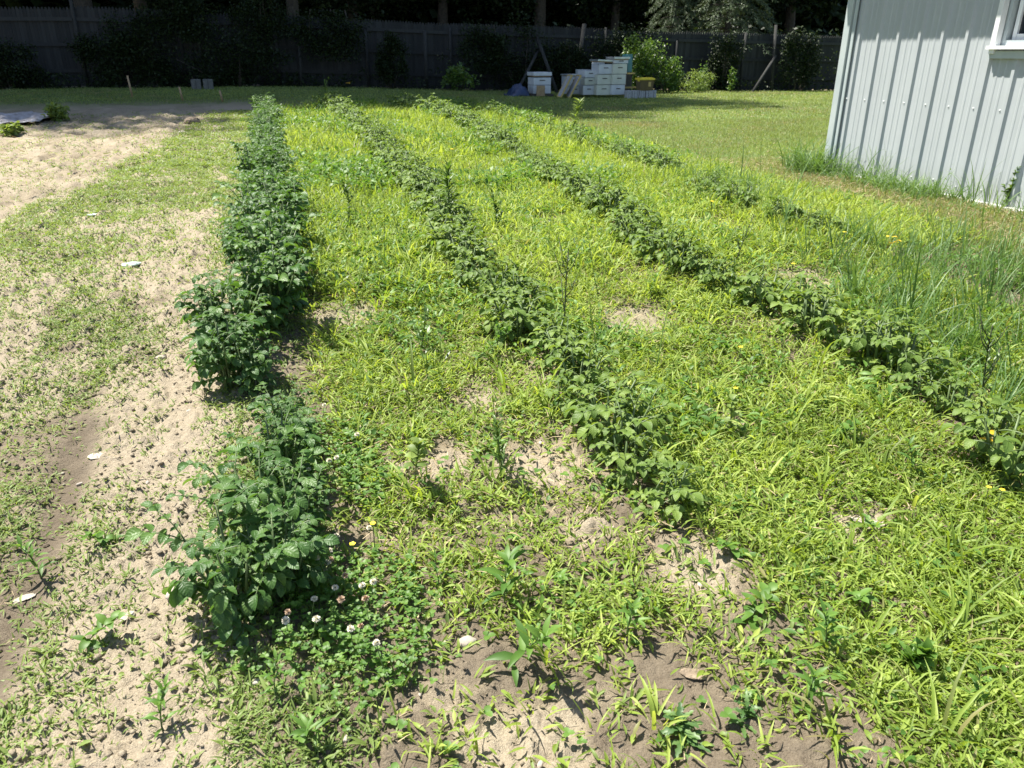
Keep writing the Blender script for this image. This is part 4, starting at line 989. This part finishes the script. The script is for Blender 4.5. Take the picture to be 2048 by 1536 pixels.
# ------------------------------------------------------------------ beehives
def sit(u, Y_): a = at(u, 185, Y_); return a[0], Y_, gz(a[0], Y_)
PX = lambda Y_: 1540 / (Y_ * 1.032)       # picture pixels per metre at that depth (measured across)
def hive_box(x0, x1, z0, z1, Y_, mat, lab, dep=.5, rz=0.0, grip=True, name='hive_box', cat='beehive box'):
    r = empty(name, ((x0 + x1) / 2, Y_ + dep / 2, z0), rz, lab, cat); w_ = x1 - x0; h_ = z1 - z0
    o = MB().box((0, 0, h_ / 2), (w_, dep, h_ - .006)).build('body', M[mat], r, bevel=.005)
    if grip: MB().box((0, -dep / 2 - .001, h_ * .62), (w_ * .32, .012, .022)).build('hand_grip_shade', M['hive_dark'], r)  # flat dark strip, the shade of the grip recess put into its colour
    return r
def lid(x0, x1, z, Y_, lab, th=.05, dep=.56, mat='metal_lid', tilt=0):
    r = empty('telescoping_cover', ((x0 + x1) / 2, Y_ + dep / 2 - .03, z), 0, lab, 'beehive cover'); r.rotation_euler = (0, tilt, 0)
    w_ = x1 - x0
    MB().box((0, 0, th / 2), (w_, dep, th)).build('cover_shell', M[mat], r, bevel=.004)
    MB().box((0, 0, -.012), (w_ - .05, dep - .05, .022)).build('inner_board', M['wood'], r)
    return r
def cu(c): return 1000 + c / 5.12
def cv(c): return 60 + c / 5.12
def cx(c, Y_): return at(cu(c), 185, Y_)[0]
def cz(c, c0, base, Y_): return base + (c0 - c) / 5.12 / (1540 / (Y_ * FAR[1] * 1.0 + 8.4 * FAR[0] + 1.1 * math.sin(PITCH)))
def stack(Yh, x0c, x1c, base_c, levels, side=0):
    """levels: (top, bottom, mat, label) in crop pixels of the hive close-up, turned into metres at the hive's own distance"""
    g = gz(cx(x0c, Yh), Yh) + .06
    for (x0, x1, t, b_, mat, lab) in levels:
        hive_box(cx(x0, Yh), cx(x1, Yh), cz(b_, base_c, g, Yh), cz(t, base_c, g, Yh), Yh, mat, lab, rz=side)
    return g
Y1 = 20.6; g1 = stack(Y1, 345, 520, 633, 0 or [
    (345, 520, 550, 630, 'hive', 'bottom white box of the lone beehive at the left, plywood block before it'),
    (345, 520, 478, 548, 'hive', 'upper white box of the lone beehive at the left')])
o = MB().box((0, 0, 0), (.60, .60, .05)).build('hive_stand', M['hive_dark']); o.location = ((cx(345, Y1) + cx(520, Y1)) / 2, Y1 + .25, g1 - .03); tag(o, 'dark low stand under the lone beehive at the left', 'stand')
lid(cx(340, Y1), cx(524, Y1), cz(462, 633, g1, Y1), Y1, 'white telescoping lid of the lone left beehive', .085, mat='hive')
hive_box(cx(376, Y1 - .14), cx(460, Y1 - .14), g1 - .05, cz(550, 633, g1, Y1), Y1 - .14, 'wood', 'brown plywood block leaning at the entrance of the lone beehive', dep=.03, grip=False, name='plywood_block', cat='board')
Y2 = 20.5; g2 = stack(Y2, 692, 838, 635, [
    (692, 838, 556, 633, 'hive', 'bottom box of the short two box beehive beside the leaning frames'),
    (694, 838, 464, 554, 'hive', 'upper box of the short two box beehive beside the leaning frames')])
lid(cx(684, Y2), cx(842, Y2), cz(456, 635, g2, Y2), Y2, 'thin pale lid on the short two box beehive', .03)
Y3 = 20.2; g3 = stack(Y3, 850, 972, 638, [
    (848, 972, 546, 637, 'hive', 'bottom box of the three box beehive in the middle'),
    (862, 984, 476, 543, 'hive_cream', 'middle box of the three box beehive in the middle'),
    (864, 986, 408, 474, 'hive', 'top box of the three box beehive in the middle')])
hive_box(cx(835, 20.9), cx(925, 20.9), cz(560, 638, g3, Y3), cz(402, 638, g3, Y3), 20.9, 'barn_trim', 'grey box just visible behind the middle three box beehive', grip=False)
Y4 = 20.0; g4 = stack(Y4, 990, 1140, 632, [
    (988, 1138, 532, 630, 'hive_cream', 'bottom cream box of the tall hive left of the tallest one'),
    (992, 1142, 434, 530, 'hive_cream', 'middle cream box of the tall hive left of the tallest one'),
    (1004, 1146, 336, 430, 'hive', 'top white box of the tall hive left of the tallest one')])
lid(cx(985, Y4), cx(1148, Y4), cz(312, 632, g4, Y4), Y4, 'metal lid with brown board under it on the second tallest beehive', .045, tilt=.04)
hive_box(cx(985, 20.75), cx(1060, 20.75), cz(600, 632, g4, Y4), cz(300, 632, g4, Y4), 20.75, 'hive', 'white box standing behind the second tallest beehive', dep=.4, grip=False)
Y5 = 19.9; g5 = stack(Y5, 1145, 1280, 640, [
    (1142, 1276, 538, 634, 'hive', 'bottom box of the tallest beehive'),
    (1146, 1282, 438, 536, 'hive_cream', 'second box from the bottom of the tallest beehive'),
    (1150, 1288, 338, 436, 'hive_cream', 'third box from the bottom of the tallest beehive'),
    (1156, 1296, 298, 336, 'hive', 'shallow top box of the tallest beehive')])
lid(cx(1150, Y5), cx(1310, Y5), cz(294, 640, g5, Y5), Y5, 'pale overhanging lid on the tallest beehive', .05)
hive_box(cx(1296, 20.6), cx(1338, 20.6), g5 + .55, g5 + 1.0, 20.6, 'teal', 'teal plastic tub behind the right side of the tallest beehive', dep=.4, grip=False, name='plastic_tub', cat='tub')
o = hive_box(cx(1292, 20.6), cx(1345, 20.6), g5 - .06, g5 + .548, 20.6, 'hive_dark', 'dark crate under the teal tub', dep=.45, grip=False, name='crate', cat='crate')
for nm, (xa, xb, zz, yy) in {'upper': (1284, 1362, 436, 20.4), 'lower': (1280, 1396, 568, 20.1)}.items():
    xa_, xb_ = cx(xa, yy), cx(xb, yy)
    r = empty('plank_shelf', ((xa_ + xb_) / 2, yy, cz(zz, 640, g5, Y5)), 0, f'{nm} yellowish plank sticking out right of the tallest beehive', 'plank')
    MB().box((0, 0, 0), (xb_ - xa_, .14, .035)).build('board', M['yellow_wood'], r, bevel=.003)
    MB().box((xb_ - xa_ and (xb_ - xa_) / 2 - .05, .06, -(cz(zz, 640, g5, Y5) - gz(xb_, yy)) / 2 - .018), (.035, .035, cz(zz, 640, g5, Y5) - gz(xb_, yy))).build('leg', M['hive_dark'], r)
# frames leaning on the short hive
for i, (ua, ub, yy, l) in enumerate([(560, 690, 20.25, 'wood edged mesh screen leaning left of the short beehive'), (612, 690, 20.1, 'mesh screen leaning directly against the short beehive')]):
    xa_, xb_ = cx(ua, yy), cx(ub, yy); g = gz(xa_, yy); h_ = .62; w_ = .42
    r = empty('leaning_screen', (xa_ + .12 + .1 * i, yy, g), 0, l, 'screen'); r.rotation_euler = (0, math.radians(28), math.radians(-8))
    MB().box((0, 0, h_ / 2), (.02, .40, h_ - .06)).build('mesh_panel', M['block'], r)
    MB().box((0, -.215, h_ / 2), (.035, .03, h_)).box((0, .215, h_ / 2), (.035, .03, h_)).box((0, 0, h_ - .015), (.034, .40, .03)).box((0, 0, .015), (.034, .40, .03)).build('wood_edge', M['yellow_wood'], r)
# blocks and tote
for i, (a_, b_) in enumerate([(1308, 1356), (1358, 1425), (1429, 1490), (1494, 1604)]):
    yy = 19.55; xa_, xb_ = cx(a_, yy), cx(b_, yy); g = gz(xa_, yy)
    r = empty('concrete_block', ((xa_ + xb_) / 2, yy + .1, g), 0, ['leftmost concrete block beside the tallest beehive', 'concrete block second from the left under the tote', 'concrete block third from the left, under the tote', 'rightmost wide concrete block beside the leafy shrub'][i], 'concrete block')
    w_ = xb_ - xa_ - .012; b = MB().box((0, 0, .095), (w_, .20, .19))
    b.build('block_body', M['block'], r, bevel=.006)
    MB().box((-w_ / 4, -.1005, .095), (w_ * .04, .004, .17)).box((w_ / 4, -.1005, .095), (w_ * .04, .004, .17)).build('mortar_groove', M['hive_dark'], r)
yy = 19.55; xa_, xb_ = cx(1428, yy), cx(1568, yy); g = gz(xa_, yy) + .192
tote = empty('storage_tote', ((xa_ + xb_) / 2, yy + .12, g), 0, 'smoky brown tote with a yellow lid standing on the concrete blocks', 'tote')
V = []; w_ = xb_ - xa_
for z, s_ in ((0, .86), (.25, 1.0)):
    for sx, sy in ((-1, -1), (1, -1), (1, 1), (-1, 1)): V.append((sx * w_ / 2 * s_, sy * .15 * s_, z))
mesh_obj('tub', V, [(0, 3, 2, 1), (4, 5, 6, 7), (0, 1, 5, 4), (1, 2, 6, 5), (2, 3, 7, 6), (3, 0, 4, 7)], M['tote'], tote, smooth=False)
MB().box((0, 0, .275), (w_ * 1.08, .33, .045)).box((0, 0, .302), (w_ * .9, .26, .012)).build('lid', M['tote_lid'], tote, bevel=.008)
MB().box((w_ * .17, -.147, .15), (w_ * .18, .012, .11)).build('sticker', M['yellow_wood'], tote)
for sx in (-1, 1): MB().box((sx * w_ * .52, -.05, .245), (.02, .10, .05)).build('latch', M['tote_lid'], tote)
# tarp: a folded heap
yy = 20.5; xa_, xb_ = cx(95, yy), cx(300, yy); g = gz(xa_, yy); V = []; F = []; nn = 22
for j in range(nn):
    for i in range(nn):
        s_ = i / (nn - 1) * 2 - 1; t = j / (nn - 1) * 2 - 1
        hgt = .30 * max(0, 1 - (abs(s_ - .25) / 1.1) ** 1.6) * max(0, 1 - abs(t) ** 2.2) + .22 * (float(fbm(s_ * 4 + 5, t * 4, 7, 3)) - .5) * (1 - t * t)
        V.append(((xa_ + xb_) / 2 + s_ * (xb_ - xa_) / 2, yy + .3 + t * .35, g + .01 + max(0, hgt)))
for j in range(nn - 1):
    for i in range(nn - 1): F.append((j * nn + i, j * nn + i + 1, (j + 1) * nn + i + 1, (j + 1) * nn + i))
o = mesh_obj('tarp', V, F, M['tarp']); tag(o, 'crumpled dark blue tarp heaped left of the lone beehive', 'tarp')
sm = o.modifiers.new('thickness', 'SOLIDIFY'); sm.thickness = .006
for u, l in ((395, 'left one of two small grey blocks by the shaded fence foot'), (419, 'right one of two small grey blocks by the shaded fence foot')):
    a = sit(u, 22.3); r = empty('concrete_block', a, 0, l, 'concrete block'); MB().box((0, 0, .12), (.23, .2, .24)).build('block_body', M['dark_block'], r, bevel=.006); MB().box((0, -.1005, .12), (.02, .004, .2)).build('mortar_groove', M['hive_dark'], r)

# ------------------------------------------------------------------ shrubs, vines
def leaf_cloud(P, size, ar=.6, rng=RNG, tint=None, el=(-.9, .9), seg=OVAL, mid=False):
    n = len(P); vg = Veg()
    pr = [.2, 1.0, .75, .03] if not mid else seg
    vg.add(strips(P, rng.uniform(0, 6.28, n), rng.uniform(*el, n), size * rng.uniform(.7, 1.2, n), size * ar * rng.uniform(.8, 1.1, n), rng.uniform(-.2, 1.0, n), pr, fold=.25, roll=rng.normal(0, .6, n), mid=mid), rng.random(n) if tint is None else tint)
    return vg
def clumpy(rng, n, rx, ry, rz, nclump=14, cr=.4):
    """leaf positions gathered in clumps inside an ellipsoid, with gaps between"""
    c = rng.normal(0, 1, (nclump, 3)); c /= np.linalg.norm(c, axis=1)[:, None]; c *= rng.uniform(.25, .95, (nclump, 1)) ** .6
    k = rng.integers(0, nclump, n); d = rng.normal(0, 1, (n, 3)); d /= np.linalg.norm(d, axis=1)[:, None]
    P = c[k] + d * (rng.random((n, 1)) ** .45) * cr * rng.uniform(.7, 1.2, (nclump, 1))[k]
    return P * np.array([rx, ry, rz])
def shrub(u0, u1, v0, v1, Y_, size, n, mat, lab, seed, name='shrub', cat='shrub', depth=.5, onfence=False, ar=.6, hang=False):
    """a shrub whose extent is given by its outline at its own distance"""
    rng = np.random.default_rng(seed); a = at(u0, v1, Y_); b = at(u1, v0, Y_); rx = (b[0] - a[0]) / 2; xm = (a[0] + b[0]) / 2
    zb = gz(xm, Y_) if not hang else a[2]; zt = b[2]; rz = (zt - zb) / 2
    r = empty(name, (xm, Y_, zb), 0, lab, cat)
    P = clumpy(rng, n, rx, depth, rz, 26, .42); P[:, 2] += rz; P[:, 2] = np.abs(P[:, 2])
    leaf_cloud(P, size, ar, rng).build('foliage', M[mat], r)
    st = MB()
    for i in range(5):
        t = P[rng.integers(0, n)]; b0 = np.array([t[0] * .25, 0, 0]) if not hang else np.array([t[0] * .8, depth * .5, 2 * rz])
        st.tube([b0, (b0 + t) / 2 + np.array([0, 0, .05]), t], [.018, .012, .005], 5)
    st.build('stems', M['bark'], r, smooth=True)
    return r
vines = [(150, 262, 38, 130, 23.55, 'dark vine mass on the fence just right of the tall post at left', 0, .09),
         (250, 345, 20, 120, 23.5, 'dark vine draped over the fence top, left part', 0, .09),
         (330, 420, -20, 75, 23.5, 'dark creeper hanging over the fence top between two posts at left', 1, .09),
         (395, 545, 60, 172, 23.3, 'wide dark vine thicket covering the fence left of centre', 0, .09),
         (478, 560, -10, 90, 23.5, 'dark vine around the fence post left of centre', 1, .08),
         (590, 715, 28, 118, 23.4, 'round dark vine clump on the fence above the far rows', 1, .09),
         (755, 805, 75, 175, 23.4, 'narrow dark bush in front of the bare fence boards', 0, .08),
         (925, 1010, 58, 140, 23.4, 'sun flecked vine on the fence left of the diagonal props', 1, .09),
         (985, 1110, 50, 165, 23.5, 'dark vine thicket behind the lone beehive', 0, .09),
         (1110, 1175, 95, 175, 23.5, 'dark shrub low on the fence behind the short beehive', 0, .08),
         (1195, 1310, 62, 165, 23.5, 'dark leafy vine behind the tallest beehive', 0, .09),
         (1415, 1480, 70, 190, 23.5, 'dark ivy column on the fence under the spruce', 0, .08),
         (1560, 1640, 66, 186, 23.4, 'dark ivy bush at the right end of the fence near the barn', 0, .09),
         (-30, 60, 90, 172, 23.4, 'dark low growth at the fence foot at the far left', 0, .08)]
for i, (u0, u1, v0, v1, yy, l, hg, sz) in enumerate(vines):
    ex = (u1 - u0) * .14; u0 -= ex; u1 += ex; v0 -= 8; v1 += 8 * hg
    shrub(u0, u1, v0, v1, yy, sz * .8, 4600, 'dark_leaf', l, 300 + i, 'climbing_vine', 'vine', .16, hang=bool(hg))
shrub(1243, 1335, 55, 190, 22.3, .075, 3000, 'bright_leaf', 'tall bright leafy shrub rising behind the tote to the fence top', 401, depth=.45)
shrub(1300, 1378, 115, 190, 22.0, .07, 2200, 'bright_leaf', 'lower leafy shrub right of the concrete blocks', 402, depth=.4)
shrub(1345, 1430, 140, 188, 22.2, .12, 1300, 'seedling', 'pale narrow leaved plants at the fence foot right of the shrubs', 403, 'narrow_leaved_plant', 'plant', .3, ar=.14)
shrub(1452, 1474, 132, 190, 22.6, .09, 200, 'bright_leaf', 'slim sapling with shiny leaves in front of the ivy column', 404, 'sapling', 'sapling', .15)
shrub(96, 134, 206, 242, gp(115, 242)[1], .075, 420, 'seedling', 'light green bushy weed standing in bare soil at the far left', 407, 'bushy_weed', 'weed', .22)
shrub(2, 42, 246, 272, gp(20, 270)[1], .07, 340, 'seedling', 'low green weed at the left edge beside the pale plastic sheet', 408, 'bushy_weed', 'weed', .22)
shrub(885, 950, 126, 180, 22.8, .10, 700, 'bright_leaf', 'small sunlit shrub by the fence foot left of the hives', 405, depth=.35)
shrub(1395, 1418, 118, 170, 22.9, .08, 120, 'bright_leaf', 'thin sprig with shiny leaves left of the ivy column', 406, 'sapling', 'sapling', .12)

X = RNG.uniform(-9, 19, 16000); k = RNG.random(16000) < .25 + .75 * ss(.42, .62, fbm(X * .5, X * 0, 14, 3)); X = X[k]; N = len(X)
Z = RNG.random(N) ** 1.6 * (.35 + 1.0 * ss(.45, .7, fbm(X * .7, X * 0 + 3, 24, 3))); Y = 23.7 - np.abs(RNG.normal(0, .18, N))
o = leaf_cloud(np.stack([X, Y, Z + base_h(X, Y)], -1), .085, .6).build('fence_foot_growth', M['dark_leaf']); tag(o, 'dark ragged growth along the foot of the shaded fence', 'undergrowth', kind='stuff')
# ------------------------------------------------------------------ trees behind the fence
def make_tree(h, rad, bot, n, size, seed, mat='dark_leaf', name='broadleaf_tree'):
    rng = np.random.default_rng(seed); r = empty(name, (0, 0, 0)); st = MB()
    lean = rng.normal(0, .3, 2)
    st.tube([(0, 0, -.3), (lean[0] * .3, lean[1] * .3, h * .3), (lean[0], lean[1], h * .6), (lean[0] * 1.3, lean[1] * 1.3, h * .92)], [.24, .19, .12, .03], 9)
    P = clumpy(rng, n, rad, rad, (h - bot) / 2, 34, .36); P[:, 2] += (h + bot) / 2; P[:, 0] += lean[0] * .8; P[:, 1] += lean[1] * .8
    for i in range(16):
        t = P[rng.integers(0, n)]; z0 = min(t[2] * .75, h * .7); b0 = np.array([lean[0] * z0 / h, lean[1] * z0 / h, z0])
        st.tube([b0, (b0 * .45 + t * .55) + np.array([0, 0, .25]), t], [.07, .045, .012], 5)
    st.build('trunk', M['bark'], r, smooth=True)
    leaf_cloud(P, size, .7, rng).build('crown', M[mat], r); return r
tall = [make_tree(22, 4.6, 4.0, 16000, .34, 50), make_tree(20, 4.2, 3.4, 16000, .34, 51)]
small = [make_tree(8.5, 2.8, 2.3, 14000, .16, 52), make_tree(7.5, 2.5, 1.9, 14000, .16, 53)]
spots_t = [(-25, 28), (-20, 27), (-15.5, 27.6), (-11.5, 27), (-7.6, 27.2), (-4.6, 27), (-18, 34), (-10, 34), (-4, 35)]
spots_b = [(-6, 42), (0, 41), (6, 42), (12, 43), (18, 42), (24, 43), (3, 47), (14, 48)]  # tall trees added at the back, their crowns shade the smaller trees
pos_names = ['leftmost', 'second', 'third', 'fourth', 'fifth', 'sixth', 'seventh']
def place_tree(protos, i, x, y, lab, grp, sc=1.0):
    sc = (sc, sc, sc * 1.62) if protos is tall else (sc, sc, sc)
    src = protos[i % len(protos)]
    c = src if i < len(protos) else copy_thing(src, (0, 0, 0), 0, sc)
    c.location = (x, y, gz(x, y)); c.rotation_euler = (0, 0, i * 2.1); c.scale = sc
    tag(c, lab, 'tree', grp)
for i, (x, y) in enumerate(spots_t): place_tree(tall, i, x, y, 'tall dark broadleaf tree behind the left half of the fence', 'tall trees behind the left half of the fence', 1 + .04 * (i % 3))
for i, (x, y) in enumerate(spots_b): place_tree(tall, i + 2, x, y, 'tall dark tree added far back in the wood to shade the smaller trees', 'tall trees added at the back of the wood for shade', 1.05)
spots_s = [(3.5, 31), (7.0, 32.5), (10.5, 31), (14.5, 33), (18.5, 31.5), (22.5, 32), (5.0, 36), (12.5, 37), (20, 36), (1.2, 27.6)]
for i, (x, y) in enumerate(spots_s): place_tree(small, i, x, y, 'smaller dark tree behind the right half of the fence', 'smaller trees behind the right half of the fence', 1 + .06 * (i % 3))
# far wood: one dense mass closing the view
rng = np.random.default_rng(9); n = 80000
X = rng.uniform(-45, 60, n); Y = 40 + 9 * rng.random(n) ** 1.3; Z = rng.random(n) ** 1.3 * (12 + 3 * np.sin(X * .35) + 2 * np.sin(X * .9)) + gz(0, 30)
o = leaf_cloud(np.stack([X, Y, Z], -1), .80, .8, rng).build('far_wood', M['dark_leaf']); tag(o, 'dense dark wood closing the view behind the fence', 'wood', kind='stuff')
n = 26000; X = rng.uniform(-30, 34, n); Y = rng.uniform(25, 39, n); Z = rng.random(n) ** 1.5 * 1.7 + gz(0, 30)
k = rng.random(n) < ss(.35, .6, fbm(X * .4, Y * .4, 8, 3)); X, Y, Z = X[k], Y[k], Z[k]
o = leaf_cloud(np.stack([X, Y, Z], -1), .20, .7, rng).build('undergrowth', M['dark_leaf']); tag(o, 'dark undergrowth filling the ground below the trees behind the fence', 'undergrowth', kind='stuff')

# spruce drooping over the fence
def make_spruce(h, rad, seed, z0):
    rng = np.random.default_rng(seed); r = empty('spruce_tree', (0, 0, 0)); st = MB(); PP = []; AA = []; EE = []; LL = []
    st.tube([(0, 0, -.2), (0, 0, h * .5), (.05, 0, h)], [.14, .09, .02], 8)
    z = z0
    while z < h - .3:
        R = rad * (1 - (z / h) ** 1.3) + .15; nb = 9
        for b in range(nb):
            a = b * 6.283 / nb + rng.uniform(-.3, .3) + z * 3; L_ = R * rng.uniform(.75, 1.1)
            pts = []
            for t in np.linspace(0, 1, 7):
                pts.append(np.array([math.cos(a) * L_ * t, math.sin(a) * L_ * t, z + .25 * L_ * t - .75 * L_ * t * t * .8]))
            st.tube(pts, [.022, .02, .018, .014, .011, .008, .005], 5)
            for t in np.linspace(.25, 1, 13):
                i = min(5, int(t * 6)); p_ = pts[i] + (pts[i + 1] - pts[i]) * (t * 6 - i)
                for sd in (-1, 0, 1):
                    tl = L_ * .28 * (1.15 - t * .5) * rng.uniform(.6, 1.2); ta = a + sd * rng.uniform(.6, 1.1); te = -rng.uniform(.1, .8)
                    d = np.array([math.cos(te) * math.cos(ta), math.cos(te) * math.sin(ta), math.sin(te)])
                    m_ = 16
                    for q in range(m_):
                        PP.append(p_ + d * tl * q / m_ + rng.normal(0, .012, 3)); AA.append(ta + rng.uniform(-1.1, 1.1)); EE.append(te + rng.uniform(-.5, .6)); LL.append(rng.uniform(.04, .075))
        z += .36
    st.build('trunk', M['bark'], r, smooth=True); vg = Veg(); PP = np.array(PP); n_ = len(PP)
    vg.add(strips(PP, np.array(AA), np.array(EE), np.array(LL), .016, .3, [.6, 1, .2], mid=False, roll=rng.normal(0, .8, n_)), rng.random(n_)); vg.build('crown', M['spruce'], r); print('spruce', n_)
    return r
a = at(1455, 60, 25.6); sp = make_spruce(6.2, 2.3, 5, 1.9); sp.location = (a[0], 25.6, gz(a[0], 25.6)); tag(sp, 'spruce tree behind the fence, its drooping sunlit boughs hanging over the pickets', 'tree')
a = at(1352, 30, 26.2); s2_ = copy_thing(sp, (a[0], 26.3, gz(a[0], 26.2)), 1.3, (.62, .62, .85), 'slimmer spruce at the left edge of the drooping boughs, above the bright shrub')
